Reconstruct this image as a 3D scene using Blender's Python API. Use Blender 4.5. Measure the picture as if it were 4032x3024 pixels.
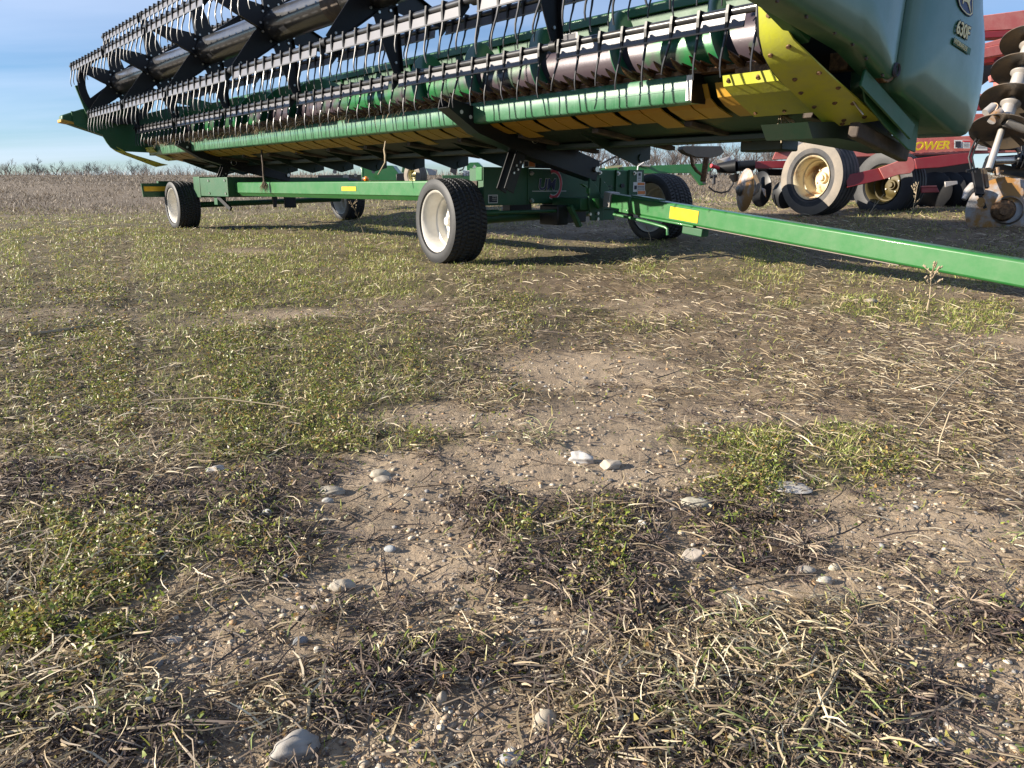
import bpy, math, random
import numpy as np
from mathutils import Vector, Matrix

for o in list(bpy.data.objects): bpy.data.objects.remove(o)
SC = bpy.context.scene
COL = SC.collection
R = math.radians
random.seed(7)
RNG = np.random.default_rng(11)

# ---------------------------------------------------------------- camera
F_PX, HOR, CAM_H = 3000.0, 730.0, 0.6
PITCH = math.atan((1512 - HOR) / F_PX)
cam = bpy.data.cameras.new('camera')
cam.sensor_width = 36.0
cam.lens = 36.0 * F_PX / 4032
cam.clip_start = 0.05
cam.clip_end = 3000
camo = bpy.data.objects.new('camera', cam)
COL.objects.link(camo)
camo.location = (0, 0, CAM_H)
camo.rotation_euler = (math.pi / 2 - PITCH, 0, 0)
SC.camera = camo

# ---------------------------------------------------------------- sky, sun, exposure
SUN_EL = R(20.6)
SUN_V = Vector((-0.9945 * math.cos(SUN_EL), -0.1045 * math.cos(SUN_EL), math.sin(SUN_EL)))
W = bpy.data.worlds.new('World'); SC.world = W; W.use_nodes = True
wt = W.node_tree; wn, wl = wt.nodes, wt.links
bg = wn['Background']; bg.inputs['Strength'].default_value = 0.050
sky = wn.new('ShaderNodeTexSky'); sky.sky_type = 'NISHITA'; sky.sun_disc = False
sky.sun_elevation = SUN_EL; sky.sun_rotation = math.atan2(SUN_V.x, SUN_V.y)
sky.altitude = 200; sky.air_density = 1.0; sky.dust_density = 0.0; sky.ozone_density = 4.5
# thin high cloud, laid out by the direction one looks in
tc = wn.new('ShaderNodeTexCoord'); sep = wn.new('ShaderNodeSeparateXYZ')
wl.new(tc.outputs['Generated'], sep.inputs[0])
def wmath(op, a, b=None):
    m = wn.new('ShaderNodeMath'); m.operation = op
    for i, x in enumerate((a, b)):
        if x is None: continue
        if isinstance(x, (int, float)): m.inputs[i].default_value = x
        else: wl.new(x, m.inputs[i])
    return m.outputs[0]
zz = wmath('ADD', sep.outputs['Z'], 0.10)
cx = wmath('DIVIDE', sep.outputs['X'], zz); cy = wmath('DIVIDE', sep.outputs['Y'], zz)
cmb = wn.new('ShaderNodeCombineXYZ')
wl.new(wmath('MULTIPLY', cx, 0.16), cmb.inputs[0]); wl.new(wmath('MULTIPLY', cy, 0.62), cmb.inputs[1])
nz = wn.new('ShaderNodeTexNoise'); nz.inputs['Scale'].default_value = 1.0
nz.inputs['Detail'].default_value = 7; nz.inputs['Roughness'].default_value = 0.5; nz.inputs['Distortion'].default_value = 0.25
wl.new(cmb.outputs[0], nz.inputs['Vector'])
rmp = wn.new('ShaderNodeValToRGB'); rmp.color_ramp.elements[0].position = 0.36; rmp.color_ramp.elements[1].position = 0.66
wl.new(nz.outputs['Fac'], rmp.inputs[0])
mixc = wn.new('ShaderNodeMix'); mixc.data_type = 'RGBA'
wl.new(wmath('MULTIPLY', rmp.outputs['Color'], 0.62), mixc.inputs[0])
tint = wn.new('ShaderNodeMix'); tint.data_type = 'RGBA'; tint.blend_type = 'MULTIPLY'; tint.inputs[0].default_value = 1.0
wl.new(sky.outputs[0], tint.inputs['A']); tint.inputs['B'].default_value = (.80, .93, 1.08, 1)
wl.new(tint.outputs['Result'], mixc.inputs['A']); mixc.inputs['B'].default_value = (6.6, 7.6, 9.6, 1)
wl.new(mixc.outputs['Result'], bg.inputs['Color'])
sl = bpy.data.lights.new('sun', 'SUN'); sl.energy = 5.0; sl.angle = R(0.5); sl.color = (1.0, 0.90, 0.76)
slo = bpy.data.objects.new('sun', sl); COL.objects.link(slo)
slo.rotation_euler = SUN_V.to_track_quat('Z', 'Y').to_euler()
SC.view_settings.view_transform = 'Standard'; SC.view_settings.look = 'None'
SC.view_settings.gamma = 1.0; SC.view_settings.exposure = 1.38
SC.cycles.max_bounces = 6; SC.cycles.diffuse_bounces = 3; SC.cycles.glossy_bounces = 3
SC.cycles.transparent_max_bounces = 4; SC.cycles.caustics_reflective = False; SC.cycles.caustics_refractive = False

# ---------------------------------------------------------------- frames of reference
ANG = math.atan2(0.647, 0.7625)                 # the trailer's own axes: x across, y along
OX, OY = -0.578, 6.0
TM = Matrix.Translation((OX, OY, 0)) @ Matrix.Rotation(ANG, 4, 'Z')
BV = Vector((math.cos(ANG), math.sin(ANG), 0)); AV = Vector((-math.sin(ANG), math.cos(ANG), 0))
_c, _s = math.cos(PITCH), math.sin(PITCH)
def ray(u, v):
    q = 1512 - v
    return Vector((u - 2016, q * _s + F_PX * _c, q * _c - F_PX * _s))
ORG = Vector((OX, OY, 0)); CAMV = Vector((0, 0, CAM_H))
def PS(u, v, s):
    """point on the plane y=s of the trailer frame, trailer coordinates"""
    d = ray(u, v); k = (s + ORG.dot(AV)) / d.dot(AV); p = CAMV + d * k - ORG
    return Vector((p.dot(BV), s, p.z))
def PT(u, v, t):
    d = ray(u, v); k = (t + ORG.dot(BV)) / d.dot(BV); p = CAMV + d * k - ORG
    return Vector((t, p.dot(AV), p.z))
def PD(u, v, dep):
    """world point at a depth along the optical axis"""
    return CAMV + ray(u, v) * (dep / F_PX)
def to_px(p):
    y = p[1] * _c - (p[2] - CAM_H) * _s; up = p[1] * _s + (p[2] - CAM_H) * _c
    return 2016 + F_PX * p[0] / y, 1512 - F_PX * up / y, y

# ---------------------------------------------------------------- noise, terrain
def _h(ix, iy, seed):
    n = (ix.astype(np.int64) * 374761393 + iy.astype(np.int64) * 668265263 + seed * 1442695041) & 0xffffffff
    n = ((n ^ (n >> 13)) * 1274126177) & 0xffffffff
    return ((n ^ (n >> 16)) & 0xffffff) / float(0xffffff)
def vnoise(x, y, sc, seed=0):
    x = np.asarray(x, float) * sc; y = np.asarray(y, float) * sc
    ix, iy = np.floor(x), np.floor(y); fx, fy = x - ix, y - iy
    fx = fx * fx * (3 - 2 * fx); fy = fy * fy * (3 - 2 * fy)
    a, b = _h(ix, iy, seed), _h(ix + 1, iy, seed); c, d = _h(ix, iy + 1, seed), _h(ix + 1, iy + 1, seed)
    return (a * (1 - fx) + b * fx) * (1 - fy) + (c * (1 - fx) + d * fx) * fy
def fbm(x, y, sc, n=4, seed=0):
    t, a, tot = 0, 1.0, 0
    for i in range(n):
        t = t + a * vnoise(x, y, sc * 2.03 ** i, seed + i * 17); tot += a; a *= 0.5
    return t / tot
PATCH = [('B',-0.26,1.33,0.14,0.24),('B',-0.23,1.47,0.12,0.1),('B',-0.29,1.05,0.08,0.07),('B',-0.42,0.9,0.12,0.05),('B',-0.28,0.81,0.1,0.05),('B',-0.08,0.75,0.06,0.05),('B',0.22,2.52,0.23,0.3),('B',0.43,1.03,0.16,0.07),('B',0.7,1.26,0.17,0.09),('B',0.11,1.86,0.23,0.23),('B',-0.26,1.96,0.11,0.11),('B',0.5,0.73,0.07,0.04),('B',-2.08,3.63,0.33,0.24),('B',-1.08,3.51,0.47,0.28),('B',-1.03,1.68,0.14,0.07),('B',-2.37,7.11,0.21,0.4),('B',0.05,1.61,0.21,0.12),('B',-0.08,1.14,0.07,0.09),('B',0.59,0.85,0.09,0.06),('B',-0.21,0.73,0.06,0.04),('B',0.68,1.4,0.14,0.07),('B',-0.56,1.02,0.04,0.05),('D',0.08,1.21,0.14,0.16),('D',-0.58,1.37,0.17,0.17),('D',-0.87,1.45,0.18,0.12),('D',0.48,1.34,0.19,0.12),('D',-0.51,1.5,0.13,0.08),('D',-0.12,0.85,0.15,0.04),('D',-0.21,0.79,0.09,0.04),('D',0.22,0.79,0.11,0.06),('D',0.45,0.81,0.1,0.07),('D',-0.26,1.0,0.05,0.04),('D',-0.4,1.19,0.07,0.1),('D',-0.01,1.39,0.07,0.06),('D',0.66,0.98,0.09,0.06),('D',-0.46,0.76,0.11,0.05),('D',0.47,1.2,0.12,0.09),('D',0.33,0.71,0.13,0.04),('D',-2.56,4.66,0.56,0.22),('D',0.23,0.98,0.1,0.07),('C',-0.67,1.07,0.12,0.14),('C',-0.65,0.87,0.04,0.08),('C',-1.38,2.12,0.17,0.27),('C',-1.04,2.61,0.53,0.39),('C',-1.84,2.97,0.29,0.28),('C',-0.43,2.11,0.2,0.19),('C',-0.48,1.84,0.26,0.13),('C',0.06,3.99,0.24,0.16),('C',0.64,3.29,0.12,0.13),('C',0.33,3.69,0.11,0.11),('C',-0.27,2.96,0.27,0.14),('C',-1.11,2.22,0.34,0.26),('C',0.62,1.64,0.17,0.08),('C',-1.77,3.51,0.72,0.73),('C',-1.05,2.86,0.69,0.5),('C',-1.42,2.39,0.29,0.47),('C',-0.98,2.07,0.32,0.23),('C',-0.68,2.17,0.34,0.25),('C',-1.11,1.74,0.17,0.14),('C',-0.62,1.73,0.17,0.08),('C',-0.81,1.19,0.09,0.1),('C',-0.66,1.19,0.12,0.12),('C',-0.62,0.93,0.08,0.08),('C',-2.09,4.37,0.78,0.76),('C',-0.22,3.38,0.41,0.24),('C',-0.4,2.51,0.31,0.27),('C',0.12,1.25,0.07,0.08),('C',0.52,1.47,0.14,0.08),('S',1.08,2.56,0.67,0.44),('S',0.26,2.95,0.41,0.36),('S',1.15,3.2,0.58,0.42),('S',0.3,0.88,0.18,0.11),('S',-0.96,1.89,0.24,0.16),('S',-0.52,0.81,0.1,0.06),('S',-0.26,3.43,0.66,0.48),('S',0.97,4.71,1.41,0.55),('S',1.17,1.98,0.22,0.21),('S',-0.08,2.21,0.25,0.21),('S',0.11,0.81,0.07,0.07),('S',-0.86,1.55,0.1,0.11),('S',-0.29,0.82,0.06,0.04),('S',0.9,1.67,0.21,0.09),('G',-4.7,9.07,1.56,1.93),('G',-4.4,12.48,3.74,5.08),('G',-0.02,6.7,2.33,1.29),('G',-2.5,5.25,1.24,0.81),('G',-0.58,4.68,0.85,0.4),('G',-1.58,6.56,1.17,0.84),('G',-3.33,6.54,0.97,0.76),('G',1.91,4.92,1.18,0.48),('G',1.98,3.66,0.55,0.41),('G',-3.13,5.16,0.62,0.4),('G',0.65,1.7,0.22,0.1)]
def weights(x, y):
    """how much bare soil, dark mat, clover, straw and grass grows at a point of the field"""
    x = np.asarray(x, float); y = np.asarray(y, float)
    amp = 0.05 * np.clip(y, 0.5, 6)
    wx = x + (fbm(x / np.clip(y, .6, 9) * 2, np.log(np.clip(y, .3, 99)) * 3, 2.2, 3, 5) - .5) * amp * 3
    wy = y + (fbm(x / np.clip(y, .6, 9) * 2, np.log(np.clip(y, .3, 99)) * 3, 2.2, 3, 9) - .5) * amp * 3
    far = np.clip((y - 2.6) / 2.2, 0, 1)
    w = {}
    n1 = fbm(x, y, 0.9, 4, 31); n2 = fbm(x, y, 1.1, 4, 77); n3 = fbm(x, y, 1.7, 3, 55)
    w['B'] = 0.24 + 0.25 * n3 - 0.1 * far
    w['D'] = 0.16 + 0.3 * np.clip(n1 - .45, 0, 1) * (1 - .5 * far)
    w['C'] = 0.04 + 0 * x
    w['S'] = 0.22 + 0.5 * np.clip(n2 - .3, 0, 1)
    w['G'] = far * (0.15 + 1.1 * np.clip(n1 - .35, 0, 1)) + 0.04
    es = 1 / np.clip(y, .6, 9); edge = fbm(x * es * 1.3, np.log(np.clip(y, .3, 99)) * 2.2, 7.0, 4, 66) - .5
    for t, px, py, rx, ry in PATCH:
        rx2, ry2 = rx * 1.12, ry * 1.12; d = np.sqrt(((wx - px) / rx2) ** 2 + ((wy - py) / ry2) ** 2) + edge * .9
        w[t] = np.maximum(w[t], (1.35 if t == 'B' else 1.15) * np.exp(-0.7 * np.clip(d, 0, 9) ** 2.6))
    tot = sum(v ** 3.5 for v in w.values())
    out = {k: v ** 3.5 / tot for k, v in w.items()}
    c = 0 * x
    for t, px, py, rx, ry in PATCH:
        if t == 'C':
            d = np.sqrt(((wx - px) / (rx * 1.35)) ** 2 + ((wy - py) / (ry * 1.35)) ** 2) + edge * 1.5
            c = np.maximum(c, np.exp(-0.8 * np.clip(d, 0, 9) ** 2))
    out['c'] = c * (1 - .8 * out['B'])
    return out
def terrain(x, y):
    x = np.asarray(x, float); y = np.asarray(y, float)
    t = (x - OX) * BV.x + (y - OY) * BV.y
    z = np.interp(t, [-99, .6, 1.6, 2.6, 3.8, 5, 6.5, 9, 15], [0, 0, .025, .06, .16, .26, .32, .34, .36])
    z = z + np.clip((y - 16) / 134, 0, 1) * 2.1
    return z
def relief(x, y):
    yy = np.clip(y, 0.4, 60)
    wt_ = weights(x, y)
    z = (fbm(x, y, 2.3, 3, 3) - .5) * 0.035 * np.clip(yy / 2, .6, 1.6)
    veg = wt_['D'] + wt_['C'] + .6 * wt_['S'] + .5 * wt_['G']
    z = z + veg * 0.010 + (fbm(x, y, 16, 3, 8) - .5) * (0.006 + .014 * veg)
    near = np.clip(1.6 - y * .35, 0, 1)
    z = z + (fbm(x, y, 70, 3, 21) - .5) * 0.007 * near + np.clip(vnoise(x, y, 110, 4) - .62, 0, 1) * 0.010 * near
    return z * np.clip((60 - y) / 30, 0, 1)
def ground_z(x, y):
    return terrain(x, y) + relief(x, y)

# ---------------------------------------------------------------- materials
MATS = {}
def mat(name, col, rough=0.5, metal=0.0, spec=0.5, dust=0.0, dust_col=(0.30, 0.24, 0.17), dust_scale=6.0, bump=0.0, bump_scale=60.0,
        coat=0.0, col2=None, scale2=12.0, thr=(0.45, 0.6), attr=None, streak=0.0, trans=0.0, rvar=0.0):
    m = bpy.data.materials.new(name); m.use_nodes = True
    nt = m.node_tree; n, l = nt.nodes, nt.links; b = n['Principled BSDF']
    b.inputs['Roughness'].default_value = rough; b.inputs['Metallic'].default_value = metal
    b.inputs['Specular IOR Level'].default_value = spec; b.inputs['Coat Weight'].default_value = coat; b.inputs['Coat Roughness'].default_value = 0.12
    co = n.new('ShaderNodeTexCoord')
    def noise(scale, detail=5, ro=.6, stretch=None):
        t = n.new('ShaderNodeTexNoise'); t.inputs['Scale'].default_value = scale; t.inputs['Detail'].default_value = detail; t.inputs['Roughness'].default_value = ro
        if stretch:
            mp = n.new('ShaderNodeMapping'); mp.inputs['Scale'].default_value = stretch
            l.new(co.outputs['Object'], mp.inputs[0]); l.new(mp.outputs[0], t.inputs['Vector'])
        else: l.new(co.outputs['Object'], t.inputs['Vector'])
        return t.outputs['Fac']
    def ramp(x, p0, p1):
        r = n.new('ShaderNodeMapRange'); r.inputs['From Min'].default_value = p0; r.inputs['From Max'].default_value = p1
        l.new(x, r.inputs['Value']); return r.outputs[0]
    def mixn(f, a, bb, fac=None):
        x = n.new('ShaderNodeMix'); x.data_type = 'RGBA'
        if fac is not None:
            mm = n.new('ShaderNodeMath'); mm.operation = 'MULTIPLY'; l.new(f, mm.inputs[0]); mm.inputs[1].default_value = fac; f = mm.outputs[0]
        l.new(f, x.inputs[0])
        for k, c in (('A', a), ('B', bb)):
            if isinstance(c, tuple): x.inputs[k].default_value = (*c, 1)
            else: l.new(c, x.inputs[k])
        return x.outputs['Result']
    cur = tuple(col)
    if attr:
        a = n.new('ShaderNodeAttribute'); a.attribute_name = attr; cur = a.outputs['Color']
    if col2: cur = mixn(ramp(noise(scale2), *thr), cur, tuple(col2))
    if dust:
        cur = mixn(ramp(noise(dust_scale, 8, .7), .42, .72), cur, tuple(dust_col), dust)
    if streak:
        cur = mixn(ramp(noise(3, 6, .7, (14, 14, 1.0)), .52, .75), cur, tuple(dust_col), streak)
    if isinstance(cur, tuple): b.inputs['Base Color'].default_value = (*cur, 1)
    else: l.new(cur, b.inputs['Base Color'])
    if rvar:
        mr = n.new('ShaderNodeMapRange'); mr.inputs['To Min'].default_value = rough; mr.inputs['To Max'].default_value = min(1, rough + rvar)
        l.new(noise(9, 6, .7), mr.inputs['Value']); l.new(mr.outputs[0], b.inputs['Roughness'])
    if bump:
        bp = n.new('ShaderNodeBump'); bp.inputs['Strength'].default_value = bump; bp.inputs['Distance'].default_value = 0.01
        l.new(noise(bump_scale, 6, .65), bp.inputs['Height']); l.new(bp.outputs[0], b.inputs['Normal'])
    if trans:
        b.inputs['Subsurface Weight'].default_value = 0.0
        tr = n.new('ShaderNodeBsdfTranslucent'); ms = n.new('ShaderNodeMixShader'); ms.inputs[0].default_value = trans
        if isinstance(cur, tuple): tr.inputs[0].default_value = (*cur, 1)
        else: l.new(cur, tr.inputs[0])
        l.new(b.outputs[0], ms.inputs[1]); l.new(tr.outputs[0], ms.inputs[2]); l.new(ms.outputs[0], n['Material Output'].inputs[0])
    MATS[name] = m
    return m
DUSTY = (0.26, 0.21, 0.15)
M_green = mat('green paint', (0.014, 0.125, 0.026), .30, dust=.4, dust_col=(.07, .14, .06), dust_scale=9, coat=.35, bump=.04, bump_scale=25, rvar=.25)
M_rail = mat('green rail paint', (0.03, 0.135, 0.06), .24, dust=.45, dust_col=(.15, .26, .19), dust_scale=5, coat=.5, streak=.5, bump=.05, bump_scale=14, rvar=.3)
M_under = mat('dirty shaded green underside', (0.005, 0.022, 0.011), .5, dust=.4, dust_col=(.035, .03, .02), dust_scale=5, bump=.08)  # green darkened to stand for shade beneath the header, mottled with dirt
M_dgreen = mat('shaded green paint', (0.008, 0.072, 0.024), .42, dust=.35, dust_col=(.06, .07, .04), dust_scale=5, bump=.05, rvar=.2)  # same green paint, a darker copy for inner and shaded parts
M_shield = mat('green shield plastic', (0.010, 0.075, 0.036), .30, spec=.6, dust=.22, dust_col=(.10, .15, .12), dust_scale=3, coat=.35, bump=.03, bump_scale=8, rvar=.2)
M_black = mat('black paint', (0.008, 0.009, 0.011), .42, spec=.35, dust=.06, dust_col=(.10, .08, .06), bump=.04)
M_blacks = mat('black satin tube', (0.020, 0.021, 0.024), .22, coat=.6, dust=.35, dust_col=(.09, .085, .08), dust_scale=5, rvar=.2)
M_slat = mat('weathered slat plastic', (0.095, 0.095, 0.108), .40, dust=.5, dust_col=(.14, .135, .14), dust_scale=14, coat=.3)
M_tine = mat('tine plastic', (0.022, 0.023, 0.028), .42, coat=.25)
M_yel = mat('yellow skid plate', (0.42, 0.43, 0.035), .42, dust=.6, dust_col=(.27, .27, .10), dust_scale=9, bump=.12, bump_scale=30, streak=.25)
M_ochre = mat('ochre skid plate', (0.42, 0.235, 0.025), .45, dust=.35, dust_col=(.42, .26, .06), dust_scale=10, bump=.08)
M_rust = mat('rusty steel', (0.085, 0.045, 0.022), .6, metal=.35, col2=(.20, .11, .05), scale2=40, dust=.4, dust_col=(.16, .10, .055), dust_scale=30, bump=.2)
M_mud = mat('mud caked steel', (0.045, 0.033, 0.025), .8, col2=(.085, .062, .045), scale2=9, bump=.3, bump_scale=40)
M_auger = mat('worn auger paint', (0.014, 0.13, 0.036), .24, coat=.4, col2=(.06, .045, .055), scale2=1.0, thr=(.42, .50), bump=.04, rvar=.15)
M_auger.node_tree.nodes['Principled BSDF'].inputs['Metallic'].default_value = .2
M_flight = mat('auger flighting paint', (0.008, 0.10, 0.04), .3, dust=.3, dust_col=(.03, .05, .04), coat=.3)
M_zinc = mat('zinc plated bolt', (0.55, 0.54, 0.5), .3, metal=.9, dust=.4, dust_col=(.35, .30, .24), dust_scale=60)
M_white = mat('white rim paint', (0.62, 0.60, 0.55), .38, dust=.45, dust_col=(.34, .30, .22), dust_scale=6, bump=.05)
M_rubber = mat('tyre rubber', (0.018, 0.019, 0.021), .6, dust=.35, dust_col=(.055, .052, .05), dust_scale=8, bump=.12, bump_scale=120)
M_rubber2 = mat('weathered tyre rubber', (0.035, 0.036, 0.04), .75, dust=.6, dust_col=(.14, .125, .11), dust_scale=5, bump=.15, bump_scale=90)
M_tan = mat('sun bleached sidewall', (0.22, 0.19, 0.155), .8, dust=.6, dust_col=(.10, .095, .09), dust_scale=6, bump=.2)
M_reflect = mat('yellow reflector tape', (0.70, 0.40, 0.012), .32, dust=.3, dust_col=(.6, .40, .06), dust_scale=12)
M_red = mat('faded red paint', (0.40, 0.10, 0.09), .55, dust=.7, dust_col=(.50, .24, .20), dust_scale=5, bump=.06, rvar=.2)
M_dred = mat('shaded red paint', (0.20, 0.012, 0.018), .5, dust=.35, dust_col=(.20, .06, .05), dust_scale=6)
M_crust = mat('rusty cream rim', (0.60, 0.52, 0.34), .6, col2=(.30, .13, .045), scale2=7, thr=(.50, .66), dust=.4, dust_col=(.4, .33, .2), bump=.2)
M_disc = mat('rusted disc blade', (0.34, 0.17, 0.045), .5, metal=.3, col2=(.36, .36, .37), scale2=3.2, thr=(.46, .56), dust=.4, dust_col=(.25, .15, .07), dust_scale=20, bump=.15)
M_disc2 = mat('earth polished disc blade', (0.22, 0.17, 0.12), .38, metal=.55, col2=(.13, .12, .11), scale2=8, dust=.5, dust_col=(.20, .17, .13), bump=.12)
M_spool = mat('worn grey spool', (0.42, 0.40, 0.38), .42, metal=.4, dust=.4, dust_col=(.33, .25, .17), dust_scale=12, bump=.1)
M_label = mat('white label', (0.60, 0.60, 0.58), .5)
M_ink = mat('black ink', (0.02, 0.02, 0.03), .6)
M_navy = mat('navy print', (0.010, 0.014, 0.075), .5)
M_redp = mat('red print', (0.55, 0.03, 0.04), .5)
M_cream = mat('cream print', (0.62, 0.56, 0.30), .5)
M_yprint = mat('yellow print', (0.90, 0.66, 0.02), .5)
M_orange = mat('orange label', (0.62, 0.20, 0.05), .5)
M_amber = mat('amber lens', (0.9, 0.25, 0.01), .2, coat=.6)
M_hose = mat('black hose', (0.02, 0.02, 0.022), .45)
M_straw = mat('dry straw', (0.5, 0.4, 0.25), .6, attr='Col', trans=.25)
M_leaf = mat('green leaves', (0.2, 0.3, 0.05), .45, attr='Col', trans=.35)
M_twig = mat('dark dead roots', (0.08, 0.06, 0.05), .75, attr='Col')
M_peb = mat('pebble stone', (0.4, 0.35, 0.3), .7, attr='Col', dust=.3, dust_col=(.30, .24, .18), dust_scale=120, bump=.15, bump_scale=300)
M_stalk = mat('dead plant stalk', (0.36, 0.29, 0.19), .8, dust=.5, dust_col=(.17, .13, .09), dust_scale=60)
M_bark = mat('bare bark', (0.085, 0.072, 0.066), .9, dust=.5, dust_col=(.13, .11, .10), dust_scale=2)

# ---------------------------------------------------------------- mesh helpers
class MB:
    def __init__(self): self.v, self.f, self.mi = [], [], []
    def add(self, vs, fs, mi=0):
        b = len(self.v); self.v += [tuple(p) for p in vs]
        self.f += [tuple(b + i for i in f) for f in fs]; self.mi += [mi] * len(fs)
        return self
    def box(self, p0, p1, mi=0):
        x0, x1 = sorted((p0[0], p1[0])); y0, y1 = sorted((p0[1], p1[1])); z0, z1 = sorted((p0[2], p1[2]))
        return self.add([(x0, y0, z0), (x1, y0, z0), (x1, y1, z0), (x0, y1, z0), (x0, y0, z1), (x1, y0, z1), (x1, y1, z1), (x0, y1, z1)],
                        [(3, 2, 1, 0), (4, 5, 6, 7), (0, 1, 5, 4), (1, 2, 6, 5), (2, 3, 7, 6), (3, 0, 4, 7)], mi)
    def bar(self, a, b, w, h, up=(0, 0, 1), w1=None, h1=None, mi=0):
        a, b = Vector(a), Vector(b); d = (b - a).normalized(); s = d.cross(Vector(up))
        if s.length < 1e-4: s = d.cross(Vector((1, 0, 0)))
        s.normalize(); u = s.cross(d); w1 = w if w1 is None else w1; h1 = h if h1 is None else h1
        vs = []
        for p, ww, hh in ((a, w, h), (b, w1, h1)):
            for i, j in ((-1, -1), (1, -1), (1, 1), (-1, 1)): vs.append(p + s * (i * ww / 2) + u * (j * hh / 2))
        return self.add(vs, [(3, 2, 1, 0), (4, 5, 6, 7), (0, 1, 5, 4), (1, 2, 6, 5), (2, 3, 7, 6), (3, 0, 4, 7)], mi)
    def cyl(self, a, b, r, r1=None, n=20, caps=True, mi=0):
        a, b = Vector(a), Vector(b); r1 = r if r1 is None else r1
        d = (b - a).normalized(); s = d.orthogonal().normalized(); u = d.cross(s); vs = []
        for p, rr in ((a, r), (b, r1)):
            for i in range(n):
                t = 2 * math.pi * i / n; vs.append(p + s * (rr * math.cos(t)) + u * (rr * math.sin(t)))
        fs = [(i, (i + 1) % n, n + (i + 1) % n, n + i) for i in range(n)]
        if caps: fs += [tuple(range(n - 1, -1, -1)), tuple(range(n, 2 * n))]
        return self.add(vs, fs, mi)
    def tube(self, pts, r, n=8, mi=0):
        pts = [Vector(p) for p in pts]; vs = []; m = len(pts)
        rr = r if isinstance(r, (list, tuple)) else [r] * m
        s = None
        for i, p in enumerate(pts):
            d = (pts[min(i + 1, m - 1)] - pts[max(i - 1, 0)]).normalized()
            s = d.orthogonal().normalized() if s is None else (s - d * s.dot(d)).normalized()
            u = d.cross(s)
            for k in range(n):
                t = 2 * math.pi * k / n; vs.append(p + s * (rr[i] * math.cos(t)) + u * (rr[i] * math.sin(t)))
        fs = []
        for i in range(m - 1):
            for k in range(n): fs.append((i * n + k, i * n + (k + 1) % n, (i + 1) * n + (k + 1) % n, (i + 1) * n + k))
        fs += [tuple(range(n - 1, -1, -1)), tuple((m - 1) * n + k for k in range(n))]
        return self.add(vs, fs, mi)
    def prism(self, prof, a0, a1, f=None, mi=0):
        """closed outline prof (2-D) swept from a0 to a1; f maps (p, q, a) to a point; default: outline in x,z swept along y"""
        f = f or (lambda p, q, a: (p, a, q)); n = len(prof)
        ar = sum(prof[i][0] * prof[(i + 1) % n][1] - prof[(i + 1) % n][0] * prof[i][1] for i in range(n))
        if ar < 0: prof = prof[::-1]
        vs = [f(p, q, a0) for p, q in prof] + [f(p, q, a1) for p, q in prof]
        fs = [(i, (i + 1) % n, n + (i + 1) % n, n + i) for i in range(n)]
        fs += [tuple(range(n - 1, -1, -1)), tuple(range(n, 2 * n))]
        return self.add(vs, fs, mi)
    def strip(self, path, y0, y1, th, f=None, mi=0):
        """a bent plate: path in x,z, thickness th to its left, from y0 to y1"""
        P = [Vector(p) for p in path]; off = []
        for i in range(len(P)):
            d = (P[min(i + 1, len(P) - 1)] - P[max(i - 1, 0)]).normalized(); off.append(P[i] + Vector((-d.y, d.x)) * th)
        f = f or (lambda p, q, a: (p, a, q)); n = len(P)
        for i in range(n - 1):
            q = [P[i], P[i + 1], off[i + 1], off[i]]
            vs = [f(a.x, a.y, y0) for a in q] + [f(a.x, a.y, y1) for a in q]
            fs = [(0, 1, 5, 4), (2, 3, 7, 6), (3, 2, 1, 0), (4, 5, 6, 7)]
            if i == 0: fs.append((3, 0, 4, 7))
            if i == n - 2: fs.append((1, 2, 6, 5))
            self.add(vs, fs, mi)
        return self
    def revolve(self, prof, c, ax, n=48, mi=0, closed=False):
        """prof of (axial, radius) about axis ax through c"""
        c, ax = Vector(c), Vector(ax).normalized(); s = ax.orthogonal().normalized(); u = ax.cross(s); m = len(prof); vs = []
        for i in range(n):
            t = 2 * math.pi * i / n; e = s * math.cos(t) + u * math.sin(t)
            for a, r in prof: vs.append(c + ax * a + e * r)
        fs = []
        for i in range(n):
            j = (i + 1) % n
            for k in range(m if closed else m - 1):
                k2 = (k + 1) % m; fs.append((i * m + k, j * m + k, j * m + k2, i * m + k2))
        return self.add(vs, fs, mi)
    def build(self, name, m, parent=None, smooth=35, bevel=0, mats=None, fix=False):
        me = bpy.data.meshes.new(name); me.from_pydata(self.v, [], self.f)
        for q in (mats or [m]): me.materials.append(q)
        if mats: me.polygons.foreach_set('material_index', self.mi)
        if fix:
            import bmesh
            bm = bmesh.new(); bm.from_mesh(me); bmesh.ops.remove_doubles(bm, verts=bm.verts, dist=1e-5); bmesh.ops.recalc_face_normals(bm, faces=bm.faces); bm.to_mesh(me); bm.free()
        if smooth:
            me.polygons.foreach_set('use_smooth', [True] * len(me.polygons)); me.set_sharp_from_angle(angle=R(smooth))
        me.update()
        o = bpy.data.objects.new(name, me); COL.objects.link(o)
        if parent: o.parent = parent
        if bevel:
            b = o.modifiers.new('bevel', 'BEVEL'); b.width = bevel; b.segments = 2; b.limit_method = 'ANGLE'; b.angle_limit = R(40)
        return o
def tag(o, label=None, cat=None, group=None, kind=None):
    if label: o['label'] = label
    if cat: o['category'] = cat
    if group: o['group'] = group
    if kind: o['kind'] = kind
    return o
def empty(name, loc=(0, 0, 0), rz=0, mw=None):
    o = bpy.data.objects.new(name, None); COL.objects.link(o); o.empty_display_size = .1
    if mw is not None: o.matrix_world = mw
    else: o.location = loc; o.rotation_euler = (0, 0, rz)
    return o
def copy_tree(o, parent=None, keep_world=None):
    c = o.copy(); COL.objects.link(c); c.parent = parent
    for ch in list(o.children): copy_tree(ch, c)
    return c
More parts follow.
